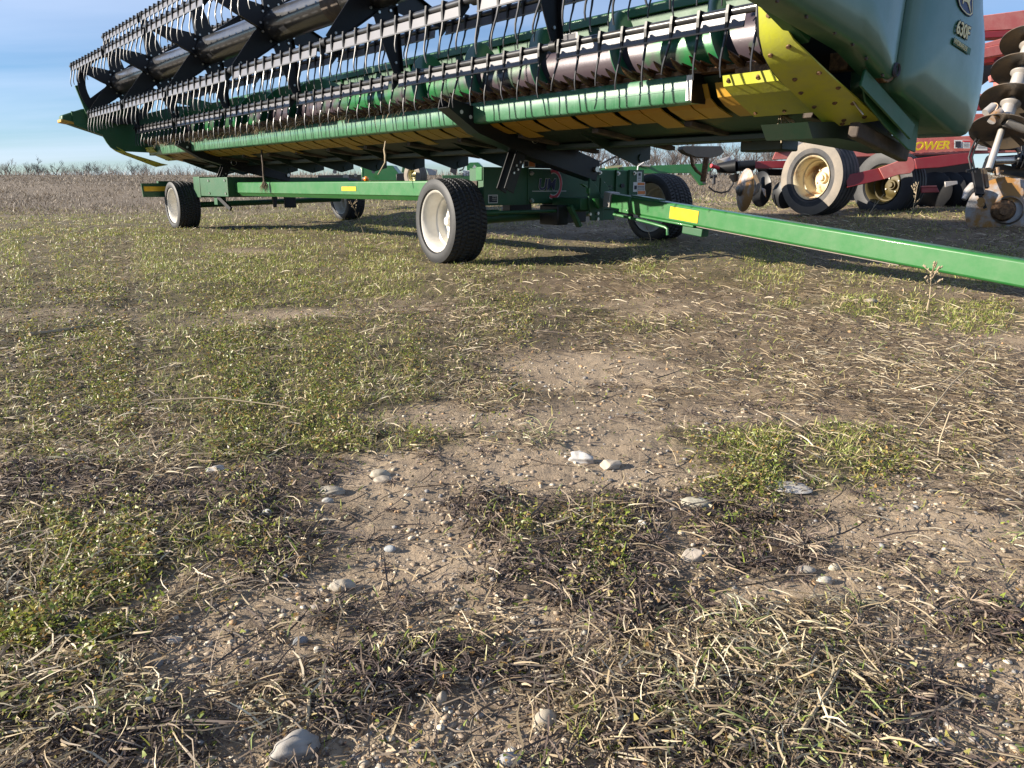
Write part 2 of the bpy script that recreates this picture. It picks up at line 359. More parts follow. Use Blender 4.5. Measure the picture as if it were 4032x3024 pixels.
def text(name, s, size, origin, xd, yd, m, parent, ext=.0015, shear=0.0, bold=0.0, align='LEFT', sx=1.0):
    cu = bpy.data.curves.new(name, 'FONT'); cu.body = s; cu.size = size; cu.extrude = ext; cu.shear = shear; cu.offset = bold; cu.align_x = align
    to = bpy.data.objects.new(name + '_t', cu); COL.objects.link(to)
    dg = bpy.context.evaluated_depsgraph_get(); me = bpy.data.meshes.new_from_object(to.evaluated_get(dg)); me.name = name
    bpy.data.objects.remove(to)
    xd, yd = Vector(xd).normalized(), Vector(yd).normalized(); nd = xd.cross(yd)
    mm = Matrix((( xd.x * sx, yd.x, nd.x, origin[0]), (xd.y * sx, yd.y, nd.y, origin[1]), (xd.z * sx, yd.z, nd.z, origin[2]), (0, 0, 0, 1)))
    me.transform(mm); me.materials.clear(); me.materials.append(m)
    o = bpy.data.objects.new(name, me); COL.objects.link(o); o.parent = parent
    return o
def big_mesh(name, V, Fq, col=None, m=None, tri=False, smooth=False):
    me = bpy.data.meshes.new(name); nv, nf = len(V), len(Fq); k = 3 if tri else 4
    me.vertices.add(nv); me.vertices.foreach_set('co', np.ascontiguousarray(V, np.float32).ravel())
    me.loops.add(nf * k); me.loops.foreach_set('vertex_index', np.ascontiguousarray(Fq, np.int32).ravel())
    me.polygons.add(nf); me.polygons.foreach_set('loop_start', np.arange(nf, dtype=np.int32) * k)
    me.update(calc_edges=True)
    if col is not None:
        a = me.color_attributes.new('Col', 'FLOAT_COLOR', 'POINT'); c4 = np.ones((nv, 4), np.float32); c4[:, :3] = col
        a.data.foreach_set('color', c4.ravel())
    if smooth: me.polygons.foreach_set('use_smooth', [True] * nf)
    me.materials.append(m); me.validate()
    o = bpy.data.objects.new(name, me); COL.objects.link(o)
    return o

# ================================================================= ground
def axis(lo, hi, d0, c0, g, core):
    xs = [c0]; d = d0
    while xs[-1] < hi:
        if abs(xs[-1] - c0) > core: d *= g
        xs.append(xs[-1] + d)
    d = d0; ys = [c0]
    while ys[-1] > lo:
        if abs(ys[-1] - c0) > core: d *= g
        ys.append(ys[-1] - d)
    return np.array(ys[:0:-1] + xs)
GX = axis(-900, 900, .0085, 0, 1.045, 1.15)
gy = [0.45]
while gy[-1] < 1100: gy.append(gy[-1] + max(.0075, .0085 * gy[-1]))
GY = np.array([-60, -20, -8, -3, -1, -.2, .15, .3, .38] + gy)
XX, YY = np.meshgrid(GX, GY); xf, yf = XX.ravel(), YY.ravel()
wts = weights(xf, yf)
zf = ground_z(xf, yf)
cB, cD, cC, cS, cG = (np.array(c) for c in ((.29, .225, .155), (.085, .062, .044), (.075, .065, .03), (.135, .10, .065), (.105, .088, .042)))
gc = sum(w[:, None] * c for w, c in ((wts['B'], cB), (wts['D'], cD), (wts['C'], cC), (wts['S'], cS), (wts['G'], cG)))
cc_ = np.clip(wts['c'], 0, 1)[:, None] * .7; gc = gc * (1 - cc_) + np.array([.075, .065, .03]) * cc_
gc *= (0.62 + .75 * fbm(xf, yf, 9, 5, 12))[:, None]
fieldc = np.array([.13, .105, .075]); ff = np.clip((yf - 14) / 5, 0, 1)[:, None]; gc = gc * (1 - ff) + fieldc * ff
nx, ny = len(GX), len(GY)
idx = np.arange(nx * ny).reshape(ny, nx)
Fq = np.stack([idx[:-1, :-1], idx[:-1, 1:], idx[1:, 1:], idx[1:, :-1]], -1).reshape(-1, 4)
M_soil = mat('field soil', (.3, .24, .18), .85, spec=.3, attr='Col', col2=None, dust=.45, dust_col=(.17, .125, .09), dust_scale=9, bump=.5, bump_scale=150)
# fine crumbs: a second, finer noise in colour
nt = M_soil.node_tree
g = big_mesh('ground', np.stack([xf, yf, zf], 1), Fq, gc, M_soil, smooth=True)
tag(g, kind='structure')

# ================================================================= things that nobody could count
def scatter(n, ymax=15.0, ymin=.5, p=.5):
    k = int(n * p)
    inv = RNG.uniform(1 / ymax, 1 / ymin, k); y1 = 1 / inv
    y2 = np.exp(RNG.uniform(math.log(ymin), math.log(ymax), n - k))
    y = np.concatenate([y1, y2]); x = RNG.uniform(-1, 1, n) * (.76 * y + .18)
    return x, y
def ribbons(name, x, y, z0, L, wd, az, el, dkel, dkaz, col, m, K=3, roll=None, taper=.35):
    n = len(x); P = np.zeros((n, K + 1, 3)); P[:, 0] = np.stack([x, y, z0], 1)
    a, e = az.copy(), el.copy(); Wd = np.zeros((n, K + 1, 3))
    roll = RNG.uniform(-1.2, 1.2, n) if roll is None else roll
    for k in range(K + 1):
        d = np.stack([np.cos(a) * np.cos(e), np.sin(a) * np.cos(e), np.sin(e)], 1)
        side = np.stack([-np.sin(a), np.cos(a), 0 * a], 1); up = np.cross(d, side)
        Wd[:, k] = side * np.cos(roll)[:, None] + up * np.sin(roll)[:, None]
        if k < K: P[:, k + 1] = P[:, k] + d * (L / K)[:, None]
        a = a + dkaz / K; e = e + dkel / K
    fl = np.stack([terrain(P[:, k, 0], P[:, k, 1]) for k in range(0)], 1) if 0 else None
    prof = np.array([.8, 1.0, .8, taper])[:K + 1] if K == 3 else np.linspace(1, taper, K + 1)
    off = Wd * (wd[:, None] * prof[None])[..., None] * .5
    V = np.stack([P - off, P + off], 2).reshape(-1, 3)
    b = (np.arange(n) * (K + 1) * 2)[:, None] + (np.arange(K) * 2)[None]
    Fq = np.stack([b, b + 1, b + 3, b + 2], -1).reshape(-1, 4)
    C = np.repeat(col, (K + 1) * 2, 0)
    return big_mesh(name, V, Fq, C, m)
def pick(cols, n, jit=.25):
    c = np.array(cols)[RNG.integers(0, len(cols), n)]
    return c * RNG.uniform(1 - jit, 1 + jit, (n, 1))
def keep(x, y, f):
    k = RNG.random(len(x)) < f; return x[k], y[k]
def clump(x, y, sc=9, lo=.35, hi=.6, seed=40):
    s = np.clip(2.2 / np.clip(y, .5, 9), .25, 2.2)
    n = fbm(x * s, y * s, sc, 3, seed); return np.clip((n - lo) / (hi - lo), 0, 1)
DS = lambda y: 1 + .22 * np.clip(y - 1.5, 0, 12)      # far tufts stand for several blades

# dead dark root mats
DARK = [(.060, .040, .034), (.090, .062, .050), (.042, .030, .027), (.15, .11, .085), (.20, .155, .115)]
x, y = scatter(380000, 12, .5, .66); w = weights(x, y)
x, y = keep(x, y, (1.0 * w['D'] + .35 * w['C'] + .25 * w['c'] + .04 * w['S'] + .05 * w['G'] + .03 * w['B']) * (.2 + .8 * clump(x, y, 11, .32, .55, 41)))
n = len(x); s = DS(y)
o = ribbons('dead_root_mat', x, y, ground_z(x, y) - .001, RNG.uniform(.005, .017, n) * s, RNG.uniform(.0014, .0034, n) * s, RNG.uniform(0, 6.283, n), RNG.uniform(0.0, 1.1, n),
            RNG.uniform(-1.9, .3, n), RNG.normal(0, 1.2, n), pick(DARK, n), M_twig)
tag(o, kind='stuff')
# dead rosettes: runners lying outward from a crown
cx_, cy_ = scatter(5200, 5.5, .55, .6); w = weights(cx_, cy_); cx_, cy_ = keep(cx_, cy_, .40 * w['D'] + .06 * w['B'] + .05 * w['S']); m_ = len(cx_)
kk = 34; x = np.repeat(cx_, kk); y = np.repeat(cy_, kk); n = len(x); rad = np.repeat(RNG.uniform(.5, 1.3, m_), kk); s = DS(y)
az = RNG.uniform(0, 6.283, n); r0 = RNG.uniform(0, .012, n) * rad; x = x + np.cos(az) * r0; y = y + np.sin(az) * r0
pale = np.repeat(RNG.random(m_) < .2, kk)
col = np.where(pale[:, None], pick([(.26, .20, .14), (.34, .27, .19)], n), pick(DARK, n))
o = ribbons('dead_rosettes', x, y, ground_z(x, y) + .006 * rad, RNG.uniform(.010, .036, n) * rad * s, RNG.uniform(.0012, .0024, n) * s, az, RNG.uniform(0, .6, n),
            RNG.uniform(-1.6, -.5, n), RNG.normal(0, .7, n), col, M_twig)
tag(o, kind='stuff')
# long straggling dark runners
x, y = scatter(9000, 6, .5, .6); w = weights(x, y)
x, y = keep(x, y, .8 * w['D'] + .25 * w['B'] + .2 * w['S'])
n = len(x); s = DS(y)
o = ribbons('dead_runners', x, y, ground_z(x, y) + .003, RNG.uniform(.04, .15, n) * s, RNG.uniform(.0014, .0030, n) * s, RNG.normal(.1, .9, n), RNG.uniform(0, .18, n),
            RNG.uniform(-.25, -.05, n), RNG.normal(0, .8, n), pick([(.085, .062, .048), (.06, .042, .035), (.19, .15, .11)], n), M_twig)
tag(o, kind='stuff')
# straw
x, y = scatter(300000, 15, .5, .42); w = weights(x, y)
x, y = keep(x, y, (1.0 * w['S'] + .035 * w['B'] + .25 * w['C'] + .20 * w['c'] + .45 * w['G'] + .06 * w['D']) * (.2 + .8 * clump(x, y, 7, .3, .6, 61)))
n = len(x); s = DS(y)
long_ = RNG.random(n) ** 2.6
az = np.where(x > .35, RNG.normal(2.75, .40, n), RNG.normal(.2, 1.3, n)) + np.where(RNG.random(n) < .25, RNG.uniform(0, 6, n), 0)
o = ribbons('flattened_straw', x, y, ground_z(x, y) + RNG.uniform(0, .010, n), (.010 + .060 * long_) * s ** .7, RNG.uniform(.0012, .0030, n) * s, az, RNG.uniform(-.05, .5, n),
            RNG.uniform(-1.0, 0, n), RNG.normal(0, .6, n), pick([(.46, .37, .235), (.36, .28, .17), (.25, .185, .115), (.58, .50, .36), (.16, .12, .08), (.11, .08, .055)], n), M_straw)
tag(o, kind='stuff')
# clover and other small leaves
x, y = scatter(560000, 11, .5, .50); w = weights(x, y)
x, y = keep(x, y, (1.0 * np.maximum(w['C'], .8 * w['c']) + .16 * w['G'] + .010 + .03 * w['D']) * (.06 + .94 * clump(x, y, 10, .38, .60, 81)))
n = len(x); s = DS(y); h = RNG.uniform(.002, .020, n) * np.sqrt(s)
o = ribbons('clover_leaves', x, y, ground_z(x, y) + h, RNG.uniform(.003, .010, n) * s ** .9, RNG.uniform(.002, .0068, n) * s ** .9, RNG.uniform(0, 6.283, n), RNG.uniform(-.2, 1.0, n),
            RNG.uniform(-.9, .1, n), RNG.normal(0, .2, n), pick([(.20, .25, .035), (.27, .29, .045), (.13, .18, .03), (.34, .31, .08), (.08, .12, .024), (.32, .19, .06), (.30, .25, .12), (.14, .11, .06)], n, .3), M_leaf, K=2, taper=.2)
tag(o, kind='stuff')
# green grass blades
x, y = scatter(450000, 19, .5, .28); w = weights(x, y)
x, y = keep(x, y, (.95 * w['G'] + .14 * w['C'] + .18 * w['c'] + .05 * w['S'] + .045 * w['D']) * (.06 + .94 * clump(x, y, 8, .36, .58, 91)))
n = len(x); s = DS(y)
o = ribbons('green_grass', x, y, ground_z(x, y) - .002, RNG.uniform(.010, .030, n) * np.sqrt(s) * 1.05, RNG.uniform(.0013, .0028, n) * s, RNG.uniform(0, 6.283, n), RNG.uniform(.5, 1.5, n),
            RNG.uniform(-1.2, 0, n), RNG.normal(0, .4, n), pick([(.22, .28, .05), (.31, .34, .075), (.16, .21, .045), (.38, .35, .13), (.44, .36, .18)], n, .3), M_leaf)
tag(o, kind='stuff')
# tangled dry tufts standing a little
tx, ty, tc_ = [], [], []
for cx_, cy_, rr, k in ((.33, .88, .10, 420), (.20, .76, .07, 260), (.36, .76, .08, 260), (.28, .70, .08, 160), (-.27, .76, .04, 70), (-.47, .77, .07, 120), (-.9, 1.62, .10, 200), (-.62, 1.66, .08, 150), (-.8, 2.0, .14, 260), (-.3, 2.2, .2, 300),
                         (.05, 1.75, .09, 180), (1.0, 6.0, .25, 420), (.50, 1.0, .04, 60), (.88, 1.2, .05, 60), (1.0, 1.5, .07, 60), (.7, 2.45, .25, 160), (1.3, 2.6, .35, 200), (-1.0, 3.1, .4, 200), (3.2, 7.5, .6, 300)):
    tx.append(RNG.normal(cx_, rr * .5, k)); ty.append(RNG.normal(cy_, rr * .5, k))
x, y = np.concatenate(tx), np.concatenate(ty); n = len(x); s = DS(y)
o = ribbons('dry_grass_tufts', x, y, ground_z(x, y) + RNG.uniform(0, .014, n), RNG.uniform(.015, .060, n) * s ** .6, RNG.uniform(.0012, .0028, n) * s, RNG.uniform(0, 6.283, n), RNG.uniform(-.1, .8, n),
            RNG.uniform(-1.8, -.2, n), RNG.normal(0, 1.0, n), pick([(.50, .43, .28), (.38, .30, .18), (.56, .51, .37), (.24, .29, .10), (.24, .18, .11), (.15, .11, .07)], n), M_straw)
tag(o, kind='stuff')

# gravel: small stones as one mass
def ico(sub):
    import bmesh
    bm = bmesh.new(); bmesh.ops.create_icosphere(bm, subdivisions=sub, radius=1.0)
    V = np.array([v.co[:] for v in bm.verts]); F_ = np.array([[v.index for v in f.verts] for f in bm.faces]); bm.free(); return V, F_
IV, IF = ico(1)
x, y = scatter(80000, 9, .5, .75); w = weights(x, y)
x, y = keep(x, y, (.85 * w['B'] + .08 * w['D'] + .10 * w['S'] + .03) * (.3 + .7 * clump(x, y, 6, .3, .6, 23)))
n = len(x); sz = (.0009 + .0050 * RNG.random(n) ** 5.5) * (1 + .25 * np.clip(y - 1, 0, 6))
sc3 = RNG.uniform(.7, 1.35, (n, 3)) * np.array([1.1, 1.0, .62]); ph = RNG.uniform(0, 6.283, n)
q = IV[None] * (1 + .22 * np.sin(IV[None] @ RNG.normal(0, 2.0, (n, 3, 1)).reshape(n, 3, 1) + ph[:, None, None])[..., :1])
q = q * sc3[:, None] * sz[:, None, None]
cr, sr = np.cos(ph)[:, None], np.sin(ph)[:, None]
q = np.stack([q[..., 0] * cr - q[..., 1] * sr, q[..., 0] * sr + q[..., 1] * cr, q[..., 2]], -1)
q += np.stack([x, y, ground_z(x, y) + sz * .12], 1)[:, None]
fc = (IF[None] + (np.arange(n) * len(IV))[:, None, None]).reshape(-1, 3)
pc = pick([(.32, .255, .185), (.27, .21, .155), (.42, .36, .27), (.17, .155, .14), (.31, .235, .16), (.50, .45, .36), (.20, .20, .20), (.38, .23, .11), (.29, .23, .165), (.25, .195, .14)], n, .2)
o = big_mesh('gravel', q.reshape(-1, 3), fc, np.repeat(pc, len(IV), 0), M_peb, tri=True, smooth=True); tag(o, kind='stuff')

# brown weed field beyond the mown ground, up to the skyline
def weeds(name, n, y0, y1, hmin, hmax, wd, cols, xr=.8):
    y = np.where(RNG.random(n) < .5, 1 / RNG.uniform(1 / y1, 1 / y0, n), np.exp(RNG.uniform(math.log(y0), math.log(y1), n))); x = RNG.uniform(-1, 1, n) * (xr * y + .5)
    d = fbm(x, y, .35, 3, 3) ; k = RNG.random(n) < np.clip(.35 + 1.3 * (d - .3), 0.1, 1); x, y = x[k], y[k]; n = len(x)
    f = y / y0
    return ribbons(name, x, y, ground_z(x, y) - .02, RNG.uniform(hmin, hmax, n) * f ** .35, wd * f ** .85 * RNG.uniform(.5, 1.3, n), RNG.uniform(0, 6.283, n), RNG.uniform(.2, 1.4, n),
                   RNG.uniform(-.7, .2, n), RNG.normal(0, .3, n), pick(cols, n, .3), M_straw)
tag(weeds('dead_weed_field', 150000, 16.0, 150, .04, .13, .011, [(.19, .150, .105), (.135, .105, .075), (.25, .20, .145), (.10, .078, .058), (.17, .14, .095)]), kind='stuff')
tag(weeds('weed_fringe', 12000, 12.5, 20, .03, .13, .010, [(.30, .24, .16), (.22, .17, .11), (.30, .30, .12), (.36, .29, .18)]), kind='stuff')

# ================================================================= stones one can point at
STONES = [
 (-.236, .704, .0278, .020, 35, (.36, .34, .31), 'large flat grey stone at the bottom edge of the picture'),
 (.039, .750, .0171, .0150, 25, (.44, .38, .29), 'cream rounded stone with a brown cap beside the tangled dry grass'),
 (-.365, 1.432, .028, .013, -5, (.42, .37, .29), 'cream oval stone between dark root mats on the left'),
 (-.263, 1.058, .020, .0115, 12, (.44, .39, .31), 'pale oval stone alone on the bare soil patch left of centre'),
 (-.282, 1.521, .0217, .012, 5, (.44, .39, .30), 'upper stone of the cream pair on bare soil'),
 (-.268, 1.493, .0242, .010, -3, (.40, .35, .28), 'lower flatter stone of the cream pair on bare soil'),
 (.159, 1.604, .0331, .021, 0, (.62, .60, .57), 'bright white angular rock near the middle of the field'),
 (.219, 1.569, .0284, .012, 15, (.50, .43, .34), 'cream and tan rock just right of the white angular rock'),
 (.354, 1.363, .0286, .013, -10, (.45, .42, .33), 'pale flat stone half under dark roots right of centre'),
 (.300, 1.147, .0215, .018, 10, (.48, .42, .35), 'lumpy cream and pink stone beside a dark root mat'),
 (-.285, .907, .010, .009, 20, (.25, .27, .29), 'small blue grey stone with a point on bare soil'),
 (-.456, .908, .0100, .006, 15, (.52, .49, .43), 'small smooth whitish oval pebble by the clover'),
 (.465, .707, .0080, .0090, 0, (.66, .64, .60), 'small bright white angular stone in the bottom right corner'),
 (.490, 1.076, .013, .0085, 10, (.58, .54, .46), 'round speckled white stone in a group of three on the right'),
 (.523, 1.119, .0105, .0085, 0, (.60, .56, .44), 'creamy pyramid shaped stone above the speckled one on the right'),
 (.472, 1.109, .0164, .0065, 5, (.46, .42, .35), 'flat dusty elongated stone left of the creamy pyramid one'),
 (-.359, 1.379, .0117, .0075, 10, (.50, .49, .45), 'light grey oval pebble just below the cream pair'),
 (.234, 1.259, .010, .0085, -30, (.62, .60, .55), 'small white wedge shaped stone below the flat pale stone'),
 (-.459, 1.321, .0104, .0075, -20, (.60, .60, .57), 'white chip of stone on the dark mat left of centre'),
 (1.205, 1.831, .0152, .0095, -30, (.46, .42, .38), 'grey cream stone among straw at the right edge'),
 (-.004, .687, .0149, .010, 10, (.36, .37, .38), 'bluish grey stone cut by the bottom edge of the picture'),
 (-.083, .995, .0095, .0080, 20, (.38, .34, .27), 'olive round pebble on pebbly soil above the cream capped stone'),
 (-.106, .926, .0089, .0070, 0, (.50, .46, .39), 'cream blocky pebble below the olive round pebble'),
 (-.208, 1.186, .011, .0070, -10, (.36, .39, .41), 'pale blue pebble on the bare patch'),
 (-.084, .787, .0089, .0110, 60, (.40, .34, .26), 'brown cream round stone against the dark root mat low in the picture'),
 (.031, .821, .0057, .0060, 0, (.60, .54, .47), 'small white egg shaped pebble above the cream capped stone'),
 (-.422, .766, .0108, .0070, 5, (.24, .27, .29), 'dark slate stone among dead roots at the lower left'),
 (1.864, 3.939, .0337, .016, -8, (.44, .38, .30), 'flat tan stone lying in the shade line far right'),
 (-.640, 1.549, .0201, .010, 25, (.58, .57, .55), 'angular white stone left of the cream oval one'),
]
STONES.append((.559, 1.444, .050, .005, -20, (.58, .55, .50), 'flat patch of white crumbly lime among dark roots on the right'))
IV4, IF4 = ico(4)
for i, (sx_, sy_, rx, rz, rot, c, lab) in enumerate(STONES):
    rg = np.random.default_rng(100 + i); v = IV4.copy()
    ang = 'angular' in lab or 'wedge' in lab or 'blocky' in lab or 'lumpy' in lab or 'rock' in lab
    for k in range(3):
        v *= (1 + (.11 if ang else .045) * np.sin(v @ rg.normal(0, 1.6 + k * 1.4, (3, 1)) + rg.uniform(0, 6)))
    if ang:
        for k in range(7):
            nn = rg.normal(0, 1, 3); nn /= np.linalg.norm(nn); dd = v @ nn; lim = rg.uniform(.62, .86); v -= np.clip(dd - lim, 0, 9)[:, None] * nn
    v = v + v * (rg.normal(0, .006, (len(v), 1)))
    v = v * np.array([rx, rx * .62, rz * .9]); a = R(rot)
    v = np.stack([v[:, 0] * math.cos(a) - v[:, 1] * math.sin(a), v[:, 0] * math.sin(a) + v[:, 1] * math.cos(a), v[:, 2]], 1)
    o = big_mesh('stone', v, IF4, np.tile(np.array(c) * .72, (len(v), 1)) * (1 + .12 * np.sin(v[:, :1] * 400 + v[:, 2:] * 300)), M_peb, tri=True, smooth=True)
    o.location = (sx_, sy_, float(ground_z(sx_, sy_)) + rz * .25); tag(o, lab, 'stone', 'stones lying on the field')
# bleached bone white stalk pieces lying about
def stalk(name, pts, r, lab, cat='stalk', m=None, group=None):
    b = MB(); P = [Vector((p[0], p[1], float(ground_z(p[0], p[1])) + p[2])) for p in pts]
    rr = [r * (1 - .45 * i / (len(P) - 1)) for i in range(len(P))]; b.tube(P, rr, 7)
    return tag(b.build(name, m or M_stalk), lab, cat, group)
stalk('dry_stalk', [(-1.93, 3.00, .012), (-1.87, 3.15, .016), (-1.83, 3.32, .010)], .008, 'pale split stalk lying on the grass at the left edge', group='loose dry stalks on the field')
stalk('dry_stalk', [(-.245, .792, .004), (-.236, .765, .007), (-.232, .738, .004)], .0034, 'short cream stub of stalk above the large flat grey stone', group='loose dry stalks on the field')
stalk('dry_stalk', [(-.565, .985, .003), (-.545, .965, .018), (-.528, .93, .012), (-.521, .90, .003)], .0024, 'arched white stalk over the clover at the lower left', group='loose dry stalks on the field')
stalk('dry_stalk', [(-.95, 1.94, .035), (-.80, 1.95, .040), (-.62, 1.93, .030), (-.55, 1.90, .012)], .0022, 'long white straw lying level across the clover patch', group='loose dry stalks on the field')
stalk('dry_stalk', [(.30, .695, .004), (.375, .78, .02), (.43, .86, .012)], .0028, 'long grey brown twig slanting through the lower right', group='loose dry stalks on the field')
stalk('dry_stalk', [(1.02, 1.83, .004), (1.22, 2.05, .05), (1.52, 2.35, .11)], .0022, 'long thin straw leaning up to the right edge', group='loose dry stalks on the field')
stalk('dry_stalk', [(.96, 1.62, .0), (.965, 1.63, .05), (.99, 1.65, .10), (1.03, 1.66, .115)], .0022, 'bleached forked twig standing above the straw at the right', group='loose dry stalks on the field')

# ================================================================= header trailer (x across, y along, z up in its own frame)
trailer = empty('header_trailer', mw=TM)
tag(trailer, 'long green four wheeled trailer with white rims carrying the harvesting header', 'trailer')
def wheel(parent, c, r, w, rim_r, m_tyre, m_rim, ax=(1, 0, 0), tread='arc', lugs=5, dish=.5, tan=None):
    """wheel whose outer face looks along -ax; tyre with cut tread, rim with a deep bowl, hub and nuts"""
    c, ax = Vector(c), Vector(ax).normalized(); s = ax.orthogonal().normalized(); u = ax.cross(s)
    wh = empty('wheel', (0, 0, 0)); wh.parent = parent; wh.location = c
    NA, prof = (300 if tread == 'arc' else 120), []
    hw = w / 2
    side = [(-hw * .72, rim_r), (-hw * .98, rim_r + (r - rim_r) * .18), (-hw * 1.02, rim_r + (r - rim_r) * .45), (-hw * .99, rim_r + (r - rim_r) * .72), (-hw * .93, r * .975)]
    NT = 34 if tread == 'arc' else 24
    tr = [(-hw * .86 + hw * 1.72 * k / NT, r * (1 - .012 * (2 * k / NT - 1) ** 2 - .010 * abs(2 * k / NT - 1) ** 6)) for k in range(NT + 1)]
    oth = [(-a, q) for a, q in side[::-1]]
    prof = side + tr + oth; m = len(prof); V = []
    for i in range(NA):
        th = 2 * math.pi * i / NA; e = s * math.cos(th) + u * math.sin(th)
        for k, (a, q) in enumerate(prof):
            if len(side) <= k < len(side) + NT + 1:
                f = 2 * (k - len(side)) / NT - 1
                if tread == 'arc':
                    ph = (i / NA * 60 + .62 * math.cos(f * 3.1) + (.5 if f > 0 else 0) * 0) % 1.0
                    gcut = ph < .24 and (k % 2 == 0 or abs(f) > .3 or True)
                    circ = min(abs(f - q_) for q_ in (-.62, -.26, .26, .62)) < .04
                    if gcut or circ: q -= .011
                else:
                    if min(abs(f - q_) for q_ in (-.66, -.22, .22, .66)) < .06: q -= .012
            V.append(c * 0 + ax * a + e * q)
    F_ = []
    for i in range(NA):
        j = (i + 1) % NA
        for k in range(m - 1): F_.append((i * m + k, j * m + k, j * m + k + 1, i * m + k + 1))
    b = MB().add(V, F_); mats = None
    if tan:
        b.mi = [1 if (k % (m - 1)) in (1, 2) and False else 0 for k in range(len(F_))]
        b.mi = [1 if (k % (m - 1)) in (2, 3) or (k % (m - 1)) in (m - 4, m - 5) else 0 for k in range(len(F_))]
        mats = [m_tyre, tan]
    b.build('tyre', m_tyre, wh, smooth=28, mats=mats)
    d = w * dish
    rb = MB().revolve([(-hw * .74, rim_r * 1.0), (-hw * .86, rim_r * 1.045), (-hw * .90, rim_r * 1.03), (-hw * .86, rim_r * .985), (-hw * .66, rim_r * .93), (-hw * .55, rim_r * .90),
                       (-hw * .15, rim_r * .86), (-hw * .10, rim_r * .80), (-hw + d * 1.0, rim_r * .775), (-hw + d * 1.06, rim_r * .70), (-hw + d * .98, rim_r * .58), (-hw + d * .90, rim_r * .45),
                       (-hw + d * .90, rim_r * .30), (-hw + d * .90, .0005)], (0, 0, 0), ax, 64)
    rb.revolve([(hw * .74, rim_r), (hw * .88, rim_r * 1.04), (hw * .86, rim_r * .97), (hw * .5, rim_r * .9), (hw * .1, rim_r * .86), (-hw * .1, rim_r * .86)], (0, 0, 0), ax, 64)
    rb.build('rim', m_rim, wh, smooth=40)
    hb = MB(); z0 = -hw + d * .90
    hb.cyl(ax * (z0 + .002), ax * (z0 - .035), rim_r * .27, rim_r * .24, 24); hb.cyl(ax * (z0 - .035), ax * (z0 - .06), rim_r * .17, rim_r * .14, 20)
    hb.build('hub', m_rim, wh, bevel=.003)
    for k in range(lugs):
        t = 2 * math.pi * k / lugs + .3; e = (s * math.cos(t) + u * math.sin(t)) * rim_r * .42
        MB().cyl(e + ax * (z0 + .002), e + ax * (z0 - .016), .011, .010, 6).build('wheel_nut', M_zinc, wh, smooth=0)
    return wh
ZR = .06
for cx_, cy_, cz_, st_ in ((.15, .03, 0, -6), (.15, 6.45, 0, 0), (2.72, .05, ZR, -6), (2.72, 6.42, ZR, 0)):
    wheel(trailer, (cx_, cy_, .3275 + cz_), .3275, .30, .228, M_rubber, M_white, dish=.62).rotation_euler = (0, 0, R(st_))

T = trailer
# front bolster with its plates
def q(u, v, s=-.06): return PS(u, v, s)
b0 = q(1905, 663); b1 = q(2535, 668); zb = .45; zt = .735
MB().box((b0.x, -.05, zb), (b1.x, .13, zt)).build('front_bolster', M_dgreen, T, bevel=.006)
for ua, ub in ((1905, 2076), (2422, 2424), (2476, 2535)):
    a, b_ = q(ua, 700).x, q(ub, 700).x
    if b_ - a > .05: MB().box((a - .004, -.060, zb - .006), (b_, -.0505, zt + .006)).build('bolster_plate', M_dgreen, T, bevel=.003)
for uu in (2076, 2424, 2476):
    a = q(uu, 700).x; MB().box((a, -.068, zb - .002), (a + .012, -.0495, zt + .004)).build('bolster_rib', M_dgreen, T, bevel=.002)
for uu, vv in ((2094, 682), (2094, 790), (2434, 683), (2498, 682), (2362, 680)):
    p = q(uu, vv, -.062); MB().cyl((p.x, -.052, p.z), (p.x, -.064, p.z), .018, n=18).cyl((p.x, -.064, p.z), (p.x, -.080, p.z), .012, n=6).build('bolt', M_zinc, T, smooth=30)
for uu, vv, sx in ((2454, 731, .022), (2040, 681, .012)):
    p = q(uu, vv, -.0655)
    MB().cyl((p.x - sx * .4, -.0508, p.z), (p.x - sx * .4, -.0612, p.z), sx * .8, n=18).box((p.x - sx * .4, -.0506, p.z - sx * .79), (p.x + sx * .4, -.0610, p.z + sx * .79)).cyl((p.x + sx * .4, -.0508, p.z), (p.x + sx * .4, -.0612, p.z), sx * .8, n=18).build('slot_hole', M_ink, T, smooth=30)
# bolster end: brighter green copy stands for its sunlit face, mud below
MB().box((b0.x - .012, -.048, .64), (b0.x - .002, .03, .742)).build('bolster_end_sun_and_mud', M_green, T, bevel=.003)
MB().box((b0.x - .010, .02, .46), (b0.x - .003, .12, .635)).build('bolster_end_sun_and_mud', M_mud, T)
# UM emblem
pu = q(2121, 748); pm = q(2202, 748); w_um = pm.x - pu.x
o = text('brand_lettering', 'UM', .128, (pu.x - .004, -.0545, pu.z + .002), (1, 0, 0), (0, 0, 1), M_label, T, .001, .18, .0052, sx=1.04)
o = text('brand_lettering', 'UM', .128, (pu.x - .004, -.0570, pu.z + .002), (1, 0, 0), (0, 0, 1), M_navy, T, .001, .18, .0020, sx=1.04)
rc = q(2182, 725); b = MB(); ro, ri = .120, .095
for mi_, (r0, r1, yy) in enumerate(((ri - .007, ro + .007, -.0512), (ri, ro, -.0528))):
    bb = MB(); N = 40; a0, a1 = R(-118), R(112); vs = []
    for k in range(N + 1):
        t = a0 + (a1 - a0) * k / N
        for rr in (r0, r1): vs.append((rc.x + rr * math.cos(t) * .82, yy, rc.z + rr * math.sin(t)))
    vs2 = [(x_, y_ - .001, z_) for x_, y_, z_ in vs]; n_ = len(vs)
    fs = [(2 * k + n_, 2 * k + 2 + n_, 2 * k + 3 + n_, 2 * k + 1 + n_) for k in range(N)]
    fs += [(2 * k, 2 * k + 1, 2 * k + 1 + n_, 2 * k + n_) for k in (0, N)]
    bb.add(vs + vs2, fs).build('emblem_arc', M_label if mi_ == 0 else M_redp, T, smooth=0)
